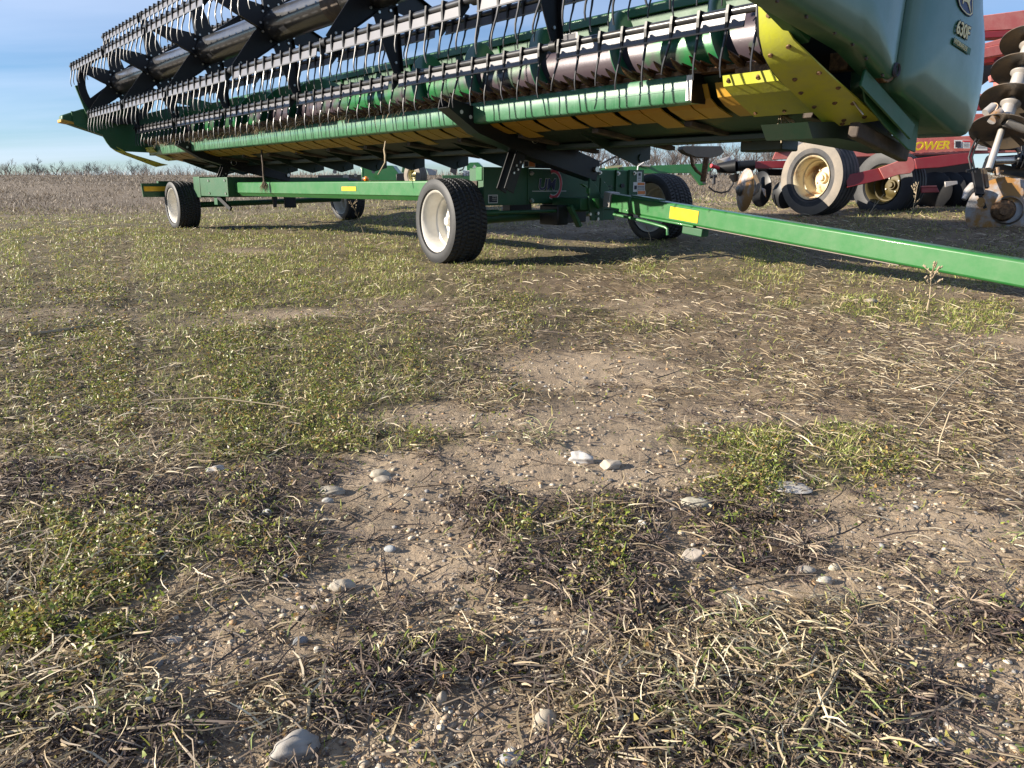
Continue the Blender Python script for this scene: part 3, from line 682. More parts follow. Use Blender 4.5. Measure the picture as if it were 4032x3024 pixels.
pl = q(2098, 753); pr = q(2232, 751)
MB().box((pl.x, -.0510, pl.z - .003), (pr.x, -.0522, pl.z + .003)).build('emblem_line', M_label, T)
# decals
def decal(u0, v0, u1, v1, s=-.0605, marks=()):
    a, c = PS(u0, v0, s), PS(u1, v1, s); b = MB().box((a.x, s + .002, a.z), (c.x, s - .001, c.z)).build('decal', M_label, T)
    for fx0, fz0, fx1, fz1, mm in marks:
        MB().box((a.x + (c.x - a.x) * fx0, s - .0012, a.z + (c.z - a.z) * fz0), (a.x + (c.x - a.x) * fx1, s - .0022, a.z + (c.z - a.z) * fz1)).build('decal_print', mm, T)
decal(2509, 676, 2526, 716, marks=((.25, .12, .75, .40, M_ink), (.2, .5, .8, .56, M_navy), (.2, .66, .8, .72, M_ink), (.2, .82, .8, .86, M_ink)))
decal(2494, 717, 2538, 755, marks=((.36, .06, .95, .32, M_orange), (.08, .35, .3, .75, M_ink), (.36, .42, .95, .48, M_ink), (.36, .56, .95, .62, M_ink), (.36, .7, .95, .76, M_ink), (.36, .84, .95, .9, M_ink)))
decal(2510, 750, 2541, 768, s=-.064, marks=((.05, .1, .95, .8, M_orange),))
decal(1922, 767, 1960, 800, marks=((.08, .1, .92, .9, M_ink), (.4, .2, .88, .27, M_label), (.4, .4, .88, .46, M_label), (.4, .6, .88, .66, M_label)))
p = PS(2060, 655, -.03); MB().box((p.x, -.03, .745), (p.x + .13, -.035, .80)).build('decal', M_label, T); MB().box((p.x + .06, -.0355, .752), (p.x + .125, -.0365, .792)).build('decal_print', M_orange, T); MB().box((p.x + .01, -.0355, .752), (p.x + .05, -.0365, .792)).build('decal_print', M_ink, T)
# upright behind bolster that carries those, far rail support
MB().box((b0.x + .55, -.029, .742), (b0.x + 1.05, .09, .86)).build('cradle_bracket', M_black, T, bevel=.004)
MB().cyl((b0.x + .80, -.030, .80), (b0.x + .80, -.045, .80), .016, n=6).build('bolt', M_zinc, T)
# long side beams and cross members
XB = .35
MB().prism([(XB, .512), (XB, .630), (XB + .008, .638), (XB + .112, .638), (XB + .12, .630), (XB + .12, .47), (XB + .045, .47), (XB + .012, .508)], .13, 5.05).build('side_beam', M_green, T, smooth=30, bevel=.003)
MB().prism([(2.35, .50), (2.35, .64), (2.47, .64), (2.47, .50)], .13, 6.3).build('side_beam', M_green, T, bevel=.005)
a = PT(1345, 735, XB - .002); c = PT(1402, 752, XB - .002)
MB().box((XB - .0035, a.y, a.z), (XB + .001, c.y, c.z)).build('reflector', M_reflect, T)
# rear bolster, its sleeve and the rear lamp plate
MB().box((.245, 5.95, .44), (2.5, 6.2, .715)).build('rear_bolster', M_dgreen, T, bevel=.006)
MB().box((.25, 4.95, .46), (.50, 5.949, .70)).build('beam_sleeve', M_dgreen, T, bevel=.006)
MB().box((.30, 5.5, .35), (.42, 5.62, .459)).build('bracket', M_dgreen, T, bevel=.004)
MB().bar((.30, 5.45, .458), (.36, 5.2, .30), .03, .05).build('bracket', M_black, T)
for yy in (5.02, 5.6):
    for zz_ in (.50, .66): MB().cyl((.25, yy, zz_), (.238, yy, zz_), .016, n=6).build('bolt', M_zinc, T)
lp = [PS(555, 722, 6.85), PS(565, 776, 6.85), PS(720, 776, 6.85), PS(720, 720, 6.85)]
MB().prism([(p.x, p.z) for p in lp], 6.85, 6.87).build('rear_plate', M_dgreen, T, bevel=.002)
MB().box((PS(566, 734, 6.84).x, 6.842, PS(566, 734, 6.84).z), (PS(700, 734, 6.84).x, 6.849, PS(566, 753, 6.84).z)).build('reflector', M_reflect, T)
MB().box((-.02, 6.87, .56), (.35, 6.95, .66)).build('rear_arm', M_dgreen, T)
MB().cyl((.2, .05, .3275), (2.6, .07, .3275 + ZR), .04, n=20).build('axle', M_dgreen, T)
MB().cyl((.2, 6.45, .3275), (2.6, 6.44, .3275 + ZR), .04, n=20).build('axle', M_dgreen, T)
MB().box((1.2, -.04, .28), (1.6, .12, .449)).build('axle_pivot', M_black, T, bevel=.008)
p = PS(2080, 870, 1.0)
MB().box((1.75, 1.2, .33), (2.05, 1.32, .62)).build('hanger_bracket', M_black, T, bevel=.005)
# fender brackets by the rear far wheel
MB().box((1.15, 5.3, .30), (1.32, 5.33, .50)).build('hanger_bracket', M_black, T, bevel=.01)
MB().prism([(.98, .50), (1.06, .50), (1.03, .31), (1.0, .31)], 5.3, 5.34).build('hanger_bracket', M_black, T)
# steering tie rod and hinge yoke
ta, tb = PS(1925, 833, -.25), PS(2320, 826, -.25)
MB().cyl((.24, -.25, ta.z - .01), (tb.x + .12, -.25, tb.z), .014, n=12).cyl((.24, -.25, ta.z - .01), (.40, -.25, ta.z - .01), .024, n=12).build('tie_rod', M_dgreen, T)
hy = MB()
for dx in (0, .17):
    pr_ = [PS(u_, v_, -.40) for u_, v_ in ((2316, 700), (2345, 735), (2368, 790), (2372, 868), (2322, 868), (2312, 800))]
    hy.prism([(p.x + dx, p.z) for p in pr_], -.42 + dx * .2, -.40 + dx * .2)
hy.build('hinge_yoke', M_dgreen, T, bevel=.004)
for uu, vv in ((2322, 843), (2352, 840), (2352, 862)):
    p = PS(uu, vv, -.422); MB().cyl((p.x, -.42, p.z), (p.x, -.435, p.z), .014, n=6).build('bolt', M_zinc, T)
MB().box((1.16, -.40, .40), (1.62, -.055, .50)).build('hinge_block', M_dgreen, T, bevel=.006)
MB().box((1.02, -.28, .28), (1.14, -.05, .44)).build('hinge_block', M_black, T, bevel=.01)
MB().bar((1.05, -.38, .44), (1.17, -.38, .27), .05, .03).build('latch_arm', M_dgreen, T, bevel=.003)
# folded gussets of bright paint at the hinge
for pts in (((2288, 724), (2304, 728), (2312, 736), (2308, 738)), ((2315, 740), (2321, 742), (2321, 764), (2316, 760)), ((2338, 782), (2354, 781), (2358, 822), (2346, 806))):
    pp = [PS(u_, v_, -.46) for u_, v_ in pts]
    MB().prism([(p.x, p.z) for p in pp], -.47, -.44).build('gusset', M_green, T)
# the tow tongue
hA = Vector((1.40, -.50, .545)); 
def tong(u0, v0, t): return PT(u0, v0, t)
a0 = PT(2386, 757, 1.36); a1 = PT(4032, 1026, .95)
dirv = (Vector((.95, a1.y, a1.z)) - Vector((1.36, a0.y, a0.z))).normalized()
S0 = Vector((1.36, a0.y, a0.z)); TW, TH = .105, .136
def along(k, dx=0, dz=0): return S0 + dirv * k + Vector((dx, 0, dz))
upv = Vector((0, 0, 1)); upv = (upv - dirv * upv.dot(dirv)).normalized()
def tbox(k0, k1, x0, x1, z0, z1, name, m, bevel=0.0):
    mb = MB(); vs = []
    for k in (k0, k1):
        for xx, zz_ in ((x0, z0), (x1, z0), (x1, z1), (x0, z1)):
            vs.append(S0 + dirv * k + Vector((xx, 0, 0)) + upv * zz_)
    mb.add(vs, [(0, 1, 2, 3), (7, 6, 5, 4), (0, 4, 5, 1), (1, 5, 6, 2), (2, 6, 7, 3), (3, 7, 4, 0)])
    return mb.build(name, m, T, bevel=bevel, fix=True)
tbox(-.02, .065, -.006, TW + .006, -.118, .004, 'cast_collar', M_spool, .006)
tbox(.07, .30, .006, TW - .006, -.116, -.004, 'inner_tube', M_green, .006)
tbox(.30, 4.6, 0, TW, -TH, 0, 'tongue', M_green, .016)
tbox(.18, .30, .002, TW - .002, -TH - .002, -TH + .03, 'tongue_lip', M_green, .004)
tbox(.42, 1.02, -.006, TW + .01, -TH - .012, -TH + .004, 'latch_plate', M_green, .004)
tbox(.30, .62, .012, TW - .01, -.004, .010, 'top_plate', M_green, .003)
ka = (PT(2622, 808, 1.215) - S0).length; kb = (PT(2739, 822, 1.19) - S0).length
tbox(ka, kb, -.0035, .004, -.112, -.026, 'reflector', M_reflect)
tbox(1.02, 2.6, .02, .06, -TH - .006, -TH - .0005, 'pinstripe_edge', M_tan)
tbox(.90, 1.10, .01, TW - .01, -TH - .07, -TH - .013, 'jack_pocket', M_dgreen, .006)
rod = [along(k, -.03, z) for k, z in ((.14, -.16), (.35, -.163), (.6, -.172), (.74, -.180), (.765, -.19), (.77, -.235))]
MB().tube(rod, .011, 10).build('latch_rod', M_green, T)
pp = PS(2372, 722, -.30); MB().cyl((pp.x, -.30, pp.z + .01), (pp.x, -.30, pp.z - .05), .012, n=10).cyl((pp.x, -.30, pp.z + .012), (pp.x, -.30, pp.z - .001), .022, n=12).build('hinge_pin', M_spool, T)
MB().tube([(pp.x + .03, -.30, pp.z - .03), (pp.x + .09, -.31, pp.z - .022), (pp.x + .13, -.31, pp.z - .035), (pp.x + .09, -.31, pp.z - .05), (pp.x + .03, -.30, pp.z - .04)], .004, 6).build('clip', M_black, T)

# the two black channel arms, their legs and straps, and the rail they carry
XR, ZT, ZBt = .085, 1.172, 1.030
rl0 = PT(2727, 289, XR).y; rl1 = PT(586, 576, XR).y
MB().prism([(XR, ZBt + .012), (XR + .012, ZBt), (XR + .11, ZBt), (XR + .115, ZT - .012), (XR + .105, ZT), (XR + .010, ZT), (XR, ZT - .010)][::-1], rl0, rl1).build('cradle_rail', M_rail, T, smooth=50)
for yy in (rl0, rl1):
    sg = -1 if yy == rl0 else 1
    MB().box((XR - .004, yy + sg * .001, ZBt - .004), (XR + .12, yy + sg * .006, ZT + .004)).build('rail_end_cap', M_black, T, bevel=.002)
MB().box((XR - .0025, rl0 + .0, ZBt + .066), (XR + .001, rl0 + .75, ZBt + .072)).build('rail_weld_line', M_rail, T)
MB().box((XR - .003, rl0 - .002, ZBt + .01), (XR + .001, rl0 + .035, ZT - .004)).build('rail_end_strip', M_spool, T)
def arm_set(S, tip, e1, foot, knee, sc=1.0):
    """channel arm from tip (in front of the rail) down to e1, leg from knee to foot; all as (x, z) at y=S"""
    hwid = .062
    ax_, az_ = tip; bx_, bz_ = e1; L = math.hypot(bx_ - ax_, bz_ - az_); dx, dz = (bx_ - ax_) / L, (bz_ - az_) / L; nx_, nz_ = -dz, dx
    if nz_ < 0: nx_, nz_ = -nx_, -nz_
    def P2(k, h): return (ax_ + dx * k + nx_ * h, az_ + dz * k + nz_ * h)
    for sd in (-1, 1):
        y0 = S + sd * hwid
        side = [P2(0, -.035), P2(.30 * sc, -.125), P2(L * .55, -.150), P2(L, -.135), P2(L, .03), P2(L * .55, .045), P2(.46 * sc, .075), P2(.34 * sc, .05), P2(.0, .028)]
        MB().prism(side, y0 - .004, y0 + .004).build('arm_side', M_black, T, bevel=.002)
    web = [P2(.0, -.036), P2(.30 * sc, -.126), P2(L * .55, -.151), P2(L, -.136)]
    MB().strip(web, S - hwid - .003, S + hwid + .003, .006).build('arm_web', M_black, T)
    for k in (.115, .20):
        p = P2(k, -.02 - .02 * k / .2); MB().cyl((p[0], S - hwid - .0045, p[1]), (p[0], S - hwid - .0055, p[1]), .014, n=14).build('arm_hole', M_label, T)
    p = P2(L - .04, -.05); MB().cyl((p[0], S - hwid - .004, p[1]), (p[0], S - hwid - .03, p[1]), .022, n=16).build('arm_bolt', M_zinc, T)
    # leg: two flat bars
    for sd in (-1, 1):
        y0 = S + sd * .045; MB().bar((knee[0], y0, knee[1]), (foot[0], y0, foot[1]), .10, .010, up=(0, 1, 0)).build('leg_bar', M_black, T, bevel=.003)
    d2 = Vector((foot[0] - knee[0], 0, foot[1] - knee[1])); 
    for f_, o_ in ((.62, .02), (.62, -.03), (.48, .02), (.48, -.03)):
        p = Vector((knee[0], S - .052, knee[1])) + d2 * f_ + Vector((.8, 0, .5)) * o_; MB().cyl(p, p + Vector((0, -.012, 0)), .009, n=6).build('leg_bolt', M_zinc, T)
    MB().cyl((knee[0] + .02, S - hwid - .004, knee[1] + .02), (knee[0] + .02, S - hwid - .03, knee[1] + .02), .012, n=10).build('lock_pin', M_zinc, T)
    rg_ = [(knee[0] + .055 + .035 * math.cos(t), S - hwid - .028, knee[1] + .0 + .038 * math.sin(t)) for t in np.linspace(1.9, 7.6, 16)]
    MB().tube(rg_, .004, 6).build('lock_ring', M_zinc, T)
    # strap clamped round the rail
    MB().box((XR - .010, S - .028, ZBt - .01), (XR - .002, S + .028, ZT + .006)).box((XR - .006, S - .027, ZT + .001), (XR + .13, S + .027, ZT + .009)).build('rail_strap', M_black, T, bevel=.002)
    MB().cyl((XR - .010, S - .012, ZBt + .012), (XR - .035, S - .012, ZBt + .012), .014, n=6).build('strap_nut', M_zinc, T)
SA = -.30
t0 = PS(1768, 402, SA - .06); t1 = PS(2358, 668, SA - .06); k0 = PS(2055, 545, SA); f0 = PS(1988, 752, SA)
arm_set(SA, (t0.x, t0.z), (t1.x, t1.z + .04), (f0.x, f0.z), (k0.x, k0.z))
SB = 5.72
t0 = PS(702, 560, SB - .06); t1 = PS(1146, 690, SB - .06); k0 = PS(895, 640, SB); f0 = PS(858, 738, SB)
arm_set(SB, (t0.x, t0.z), (t1.x, t1.z + .04), (f0.x, f0.z), (k0.x, k0.z))

# ================================================================= the harvesting header lying on the trailer
header = empty('combine_header', mw=TM @ Matrix.Translation((.6, 2.3, .75)))
tag(header, 'wide green combine header with black tine reel and yellow skid plates on the trailer', 'combine header')
# parts are written in the trailer's coordinates and shifted by the header's own origin
H_OFF = Vector((.6, 2.3, .75))
HB = empty('zz_tmp'); 
def hb(mb, name, m, parent=None, **k):
    mb.v = [(x - H_OFF.x, y - H_OFF.y, z - H_OFF.z) for x, y, z in mb.v]
    o = mb.build(name, m, parent or header, **k); return o
bpy.data.objects.remove(HB)
Y0, Y1 = -3.0, 7.6
# hull: trough, back wall and underside
hull = [(.17, 1.165), (.19, 1.135), (.42, .985), (.62, .945), (.95, .895), (1.27, .885), (1.30, 1.30), (1.29, 1.82), (1.26, 1.835), (1.235, 1.82), (1.23, 1.25), (1.10, 1.06), (.80, .985), (.50, 1.01), (.30, 1.12), (.24, 1.17)]
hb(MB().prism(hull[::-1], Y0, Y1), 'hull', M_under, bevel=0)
hb(MB().prism([(1.20, 1.80), (1.20, 1.86), (1.215, 1.875), (1.32, 1.875), (1.33, 1.86), (1.33, 1.80)], Y0 + .02, Y1 - .02), 'top_beam', M_green, bevel=.004)
hb(MB().box((1.30, Y0 + .2, 1.02), (1.48, Y1 - .2, 1.20)), 'rear_beam', M_dgreen, bevel=.01)
for yy in (1.45, 3.1): hb(MB().box((1.30, yy, .95), (1.42, yy + .14, 1.9)), 'feeder_post', M_dgreen)
hb(MB().box((1.2215, Y0 + .05, 1.14), (1.2285, Y1 - .05, 1.798)), 'back_panel', M_dgreen)
# label on the back wall and small gussets
p = PT(2222, 145, 1.228)
lb = hb(MB().box((1.2212, p.y - .16, 1.70), (1.2195, p.y + .16, 1.79)), 'warning_label', M_label)
hb(MB().box((1.2262, p.y - .12, 1.71), (1.2250, p.y + .04, 1.78)), 'warning_print', M_ink, lb) if False else hb(MB().box((1.2192, p.y - .14, 1.71), (1.2180, p.y + .04, 1.78)), 'warning_print', M_ink)
for yy in np.arange(-2.2, 7, 1.45): hb(MB().prism([(1.23, 1.70), (1.23, 1.80), (1.19, 1.80)], yy, yy + .012), 'gusset', M_green)
# ribs below the floor
k = 0
for yy in np.arange(Y0 + .25, Y1, .76):
    hb(MB().bar((.44, yy, .955), (1.24, yy - .02, .862), .06, .03), 'floor_rib', M_mud, bevel=.004)
    if yy > -1.9:
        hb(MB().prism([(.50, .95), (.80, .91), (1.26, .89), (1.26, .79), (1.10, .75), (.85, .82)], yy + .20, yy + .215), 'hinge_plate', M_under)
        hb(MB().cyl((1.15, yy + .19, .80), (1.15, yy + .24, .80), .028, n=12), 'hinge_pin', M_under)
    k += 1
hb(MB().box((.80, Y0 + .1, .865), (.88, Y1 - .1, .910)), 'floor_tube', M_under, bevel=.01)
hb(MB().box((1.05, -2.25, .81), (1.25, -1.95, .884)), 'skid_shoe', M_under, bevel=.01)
# feeder house opening parts seen behind the front arm
# parking stand: mud caked shoe with two legs
p0 = PD(2690, 592, 6.2); 
inv = (TM).inverted()
def loc(v): return inv @ Vector(v)
def trl(u_, v_, dep): return loc(PD(u_, v_, dep))
sh = MB(); cr_ = [trl(*a_) for a_ in ((2686, 588, 6.6), (2700, 602, 6.6), (2740, 618, 6.6), (2800, 622, 6.6), (2838, 612, 6.6), (2852, 598, 6.6), (2840, 575, 6.6), (2690, 575, 6.6))]
n_ = len(cr_); dv = Vector((.12, .12, 0))
sh.add([tuple(p) for p in cr_] + [tuple(p + Vector((.10, .13, 0))) for p in cr_], [tuple(range(n_))[::-1], tuple(range(n_, 2 * n_))] + [(i, (i + 1) % n_, n_ + (i + 1) % n_, n_ + i) for i in range(n_)])
hb(sh, 'slip_clutch_cover', M_tan, fix=True, bevel=.004)
hb(MB().tube([trl(2722, 618, 6.5), trl(2728, 650, 6.5), trl(2742, 672, 6.5), trl(2762, 688, 6.5)], [.016, .016, .014, .012], 8), 'drive_hose', M_rust)
hb(MB().bar(trl(2782, 620, 6.5), trl(2768, 714, 6.5), .045, .03), 'parking_leg', M_rust, bevel=.004)

# auger
AX, AZ = .66, 1.385
hb(MB().cyl((AX, Y0 + .02, AZ), (AX, Y1 - .02, AZ), .205, n=64), 'auger_tube', M_auger)
def flight(ya, yb, sgn, ph):
    mb = MB(); n_ = int(abs(yb - ya) / .75 * 40); vs = []
    for i in range(n_ + 1):
        y_ = ya + (yb - ya) * i / n_; t = ph + sgn * (y_ - ya) / .75 * 2 * math.pi
        for rr, dy in ((.20, -.003), (.318, -.003), (.318, .003), (.20, .003)): vs.append((AX + rr * math.cos(t), y_ + dy, AZ + rr * math.sin(t)))
    fs = []
    for i in range(n_):
        for k_ in range(4): fs.append((i * 4 + k_, i * 4 + (k_ + 1) % 4, (i + 1) * 4 + (k_ + 1) % 4, (i + 1) * 4 + k_))
    mb.add(vs, fs); hb(mb, 'auger_flighting', M_flight, fix=True)
flight(Y0 + .05, 1.5, -1, R(90) + (-1.25 - (Y0 + .05)) / .75 * 2 * math.pi)
flight(Y1 - .05, 2.9, 1, R(90))
for yy in np.arange(1.6, 2.9, .2):
    t = yy * 9; hb(MB().cyl((AX, yy, AZ), (AX + .33 * math.cos(t), yy, AZ + .33 * math.sin(t)), .009, n=8), 'auger_finger', M_zinc)

# cutterbar
hb(MB().prism([(.125, 1.178), (.125, 1.200), (.24, 1.190), (.24, 1.165)], Y0 + .03, Y1 - .05), 'cutterbar', M_rust)
kn = MB()
for i, yy in enumerate(np.arange(Y0 + .08, Y1 - .1, .0585)):
    kn.add([(.14, yy - .026, 1.206), (.14, yy + .026, 1.206), (.062, yy + .004, 1.226), (.062, yy - .004, 1.226), (.14, yy - .026, 1.210), (.14, yy + .026, 1.210), (.062, yy + .004, 1.230), (.062, yy - .004, 1.230)],
           [(3, 2, 1, 0), (4, 5, 6, 7), (0, 1, 5, 4), (1, 2, 6, 5), (2, 3, 7, 6), (3, 0, 4, 7)])
hb(kn, 'knife', M_rust, smooth=0)
def guard(yy):
    mb = MB(); rows = [(.15, .016, .017, 1.192), (.10, .015, .018, 1.203), (.055, .012, .016, 1.216), (.02, .008, .010, 1.232), (-.008, .002, .003, 1.246)]
    vs = []
    for x_, w_, h_, z_ in rows:
        for a_, b_ in ((-1, -1), (1, -1), (1, .4), (.3, 1), (-.3, 1), (-1, .4)): vs.append((x_, yy + a_ * w_, z_ + b_ * h_))
    fs = [tuple(range(6))] + [(r * 6 + (k + 1) % 6, r * 6 + k, (r + 1) * 6 + k, (r + 1) * 6 + (k + 1) % 6) for r in range(4) for k in range(6)] + [tuple(24 + k for k in range(5, -1, -1))]
    mb.add(vs, fs)
    # hold-down fin
    mb.prism([(.135, 1.215), (.09, 1.238), (.06, 1.244), (.085, 1.220)], yy + .030, yy + .042)
    return mb
for i, yy in enumerate(np.arange(Y0 + .10, Y1 - .08, .117)):
    hb(guard(yy), 'guard', M_rust, smooth=30, fix=True)
# ochre skid plates under the cutterbar
yy = Y0 + .48; i = 0
while yy < Y1 - .35:
    wv = .150 if i % 2 else .160; x1, z1 = (.42, .965) if i % 7 != 3 else (.50, .935)
    path = [(.165, 1.125), (.20, 1.055), (.27, 1.015), (x1 - .03, z1 + .012), (x1, z1 + .006)]
    hb(MB().strip(path, yy, yy + wv, .006), 'skid_plate', M_ochre, bevel=0)
    yy += wv + (.012 if i % 2 else .050); i += 1

# yellow end skids: bent plate, and the flat wing beside it
profE = [(-.47, 1.37), (-.462, 1.30), (-.44, 1.20), (-.40, 1.13), (-.335, 1.08), (-.24, 1.035), (-.13, .995), (0.0, .945), (.15, .885), (.20, .868)]
def skid_end(ya, yb, flip=1):
    # inner edge ya, outer edge yb; the front narrows to a point
    mb = MB(); n_ = len(profE); vs = []; NY = 6
    for i, (x_, z_) in enumerate(profE):
        f = min(1, .18 + .16 * i)
        for j in range(NY + 1):
            g_ = j / NY; y_ = ya + (yb - ya) * g_ * f; xx = x_ + .05 * g_ * (i / n_) + .10 * g_ * max(0, i - 6) / 3; zl = z_ + (.045 * g_ if i < 5 else .03 * g_)
            vs.append((xx, y_, zl))
    m_ = len(vs); vs += [(x_ + .003, y_, z_ + .006) for x_, y_, z_ in vs]; W_ = NY + 1; fs = []
    for i in range(n_ - 1):
        for j in range(NY):
            a_ = i * W_ + j; fs.append((a_, a_ + 1, a_ + 1 + W_, a_ + W_)); fs.append((m_ + a_, m_ + a_ + W_, m_ + a_ + 1 + W_, m_ + a_ + 1))
    for i in range(n_ - 1):
        for a_ in (i * W_, i * W_ + NY): fs.append((a_, a_ + W_, m_ + a_ + W_, m_ + a_))
    for j in range(NY):
        for a_ in (j, (n_ - 1) * W_ + j): fs.append((a_, a_ + 1, m_ + a_ + 1, m_ + a_))
    mb.add(vs, fs); hb(mb, 'end_skid', M_yel, smooth=60, fix=True)
    for i, g_ in ((1.5, .5), (3.2, .18), (3.2, .75), (5, .3), (5, .85), (6, .15), (6.2, .9), (7, .12), (7, .55), (7.2, .85), (8, .4), (8, .8), (8.6, .3)):
        i0 = int(i); fr = i - i0; x_ = profE[i0][0] * (1 - fr) + profE[min(i0 + 1, 9)][0] * fr; z_ = profE[i0][1] * (1 - fr) + profE[min(i0 + 1, 9)][1] * fr
        f = min(1, .18 + .16 * i); y_ = ya + (yb - ya) * g_ * f; x_ += .05 * g_ * (i / n_) + .10 * g_ * max(0, i - 6) / 3; z_ += (.045 * g_ if i < 5 else .03 * g_)
        dn = Vector((-.6, 0, -.8)) if i > 3 else Vector((-1, 0, -.3)); dn.normalize(); c_ = Vector((x_, y_, z_))
        hb(MB().cyl(c_ + dn * -.004, c_ + dn * .005, .012, .009, n=14), 'skid_rivet', M_rust)
skid_end(Y0 - .0, Y0 - .19)
skid_end(Y1 + .05, Y1 - .03)
path = [(.0, 1.10), (.012, 1.06), (.06, 1.02), (.16, .975), (.26, .935)]
path = [(PT(2776, 326, .0).x * 0 + x_, z_) for x_, z_ in path]
for ya, yb in ((-2.50, -2.90), (7.12, 7.5)):
    hb(MB().strip([(.03, 1.135), (.045, 1.085), (.12, 1.045), (.24, .995), (.34, .955)], min(ya, yb), max(ya, yb), .006), 'wing_skid', M_yel, smooth=60)
    for fx, fz in ((.038, 1.11), (.30, .972)):
        for g_ in (.08, .5, .92):
            y_ = ya + (yb - ya) * g_; hb(MB().cyl((fx + .004, y_, fz + .004), (fx - .006, y_, fz - .006), .012, .009, n=14), 'skid_rivet', M_rust)
hb(MB().box((.13, Y0 - .1, 1.11), (.2, Y0 + .5, 1.19)), 'knife_head', M_rust, bevel=.005)
# torn gap and black sheet standing for the shadow between skid and cover
hb(MB().prism([(-.95, 1.62), (-.9, 1.52), (-.40, 1.34), (.10, 1.20), (.55, 1.02), (1.2, .90), (1.27, 1.84), (.4, 1.84)], Y0 - .17, Y0 - .205), 'end_sheet', M_dgreen, fix=True)
hb(MB().prism([(-.86, 1.60), (-.84, 1.42), (-.50, 1.30), (-.455, 1.20), (-.41, 1.13), (-.335, 1.095), (-.2, 1.08), (.2, 1.07), (.5, 1.02), (.9, .92), (1.27, .90), (1.27, 1.80), (.55, 1.75), (.12, 1.62), (-.1, 1.66), (-.4, 1.62)], Y1 - .012, Y1 + .02), 'end_sheet', M_dgreen, fix=True)
hb(MB().prism([(-.46, 1.36), (-.435, 1.20), (-.39, 1.14), (-.33, 1.09), (-.24, 1.045), (-.1, 1.0), (.2, .885), (.9, .87), (1.27, .86), (1.27, 1.80), (-.2, 1.80)], Y0 - .012, Y0 + .015), 'shadow_sheet', M_black, fix=True)
# far divider: snout outline with depth
sn = [(-.985, 1.465), (-.975, 1.545), (-.72, 1.64), (-.30, 1.72), (-.05, 1.78), (.06, 1.68), (.2, 1.58), (.3, 1.2), (-.05, 1.16), (-.44, 1.285), (-.80, 1.40)]
hb(MB().prism(sn, Y1 + .021, Y1 + .23), 'divider', M_dgreen, fix=True, bevel=.02)
hb(MB().prism([(-1.00, 1.452), (-1.0, 1.492), (-.80, 1.452), (-.79, 1.418)], Y1 - .0, Y1 + .235), 'divider_tip', M_ochre, fix=True, bevel=.006)
# near divider: inner rail and outer covers
hb(MB().bar((-.95, Y0 - .06, 1.50), (-.30, Y0 - .13, 1.20), .06, .075), 'divider_rail', M_dgreen, bevel=.006)
for f in (.1, .35, .62, .9):
    p = Vector((-.95, Y0 - .09, 1.50)).lerp(Vector((-.30, Y0 - .162, 1.20)), f); hb(MB().cyl(p, p + Vector((0, -.008, 0)), .012, n=12), 'rivet', M_mud)
def cover(name, outline, yv, bulge, m, parent=None, grid=26, back=.10):
    """outline (x, z) closed; a rounded shell whose middle bulges toward -y and whose rim turns in"""
    P = [Vector(p) for p in outline]; c = sum(P, Vector((0, 0))) / len(P); N = len(P); vs = []; rings = [(1.0, back), (1.0, .02), (.985, .0), (.95, -.012), (.85, -.03), (.65, -.046), (.4, -.055), (.15, -.058)]
    for f, d in rings:
        for p in P:
            q_ = c + (p - c) * f; vs.append((q_.x, yv + (d if d > 0 else d * bulge) + .0, q_.y))
    vs.append((c.x, yv - .058 * bulge, c.y)); fs = []
    for r in range(len(rings) - 1):
        for k_ in range(N): fs.append((r * N + k_, r * N + (k_ + 1) % N, (r + 1) * N + (k_ + 1) % N, (r + 1) * N + k_))
    L_ = (len(rings) - 1) * N
    for k_ in range(N): fs.append((L_ + k_, L_ + (k_ + 1) % N, len(vs) - 1))
    return hb(MB().add(vs, fs), name, m, parent, smooth=50, fix=True)
def rounded(pts, r=.05, n=6):
    out = []; N = len(pts)
    for i in range(N):
        a, b, c = Vector(pts[i - 1]), Vector(pts[i]), Vector(pts[(i + 1) % N]); d1, d2 = (a - b), (c - b); rr = min(r, d1.length * .45, d2.length * .45)
        s_, e_ = b + d1.normalized() * rr, b + d2.normalized() * rr
        for k_ in range(n + 1):
            t = k_ / n; out.append(s_ * (1 - t) ** 2 + b * 2 * t * (1 - t) + e_ * t * t)
    return out
def dens(pts, step=.05):
    out = []; N = len(pts)
    for i in range(N):
        a, b = Vector(pts[i]), Vector(pts[(i + 1) % N]); k_ = max(1, int((b - a).length / step))
        out += [a.lerp(b, t / k_) for t in range(k_)]
    return out
YA, YB = Y0 - .30, Y0 - .33
A_ = rounded([(-1.3, 1.75), (-1.25, 1.45), (-.95, 1.265), (-.55, 1.205), (-.17, 1.145), (-.03, 1.095), (.10, 1.052), (.175, 1.05), (.195, 1.30), (.23, 1.75), (.2, 1.98), (-.9, 1.98)], .04)
covA = cover('divider_cover', dens(A_), YA, .7, M_shield, back=.10)
# the slotted hole and rivets along the cover's lower edge
p = PS(3522, 275, YA - .012)
hb(MB().revolve([(-.004, .020), (-.010, .026), (-.002, .032), (.004, .030)], (.150, YA - .012, p.z), (0, 1, 0), 20).cyl((.150, YA - .004, p.z), (.150, YA - .010, p.z), .020, n=18), 'latch_hole', M_ink)
for uu, vv in ((3065, 8), (3180, 70), (3292, 133), (3362, 179), (3415, 234), (3480, 300)):
    p = PS(uu, vv, YA - .0); hb(MB().cyl((p.x, YA + .01, p.z + .004), (p.x, YA + .001, p.z + .004), .0065, n=12), 'rivet', M_mud)
B_ = rounded([(.235, 1.95), (.225, 1.40), (.205, 1.18), (.215, 1.01), (.45, .955), (.69, .895), (.88, .850), (1.06, .845), (1.125, .89), (1.165, .985), (1.175, 1.13), (1.13, 1.31), (1.02, 1.48), (.95, 1.7), (.9, 1.95)], .05)
covB = cover('end_cover', dens(B_), YB + .03, .8, M_shield, back=.22)
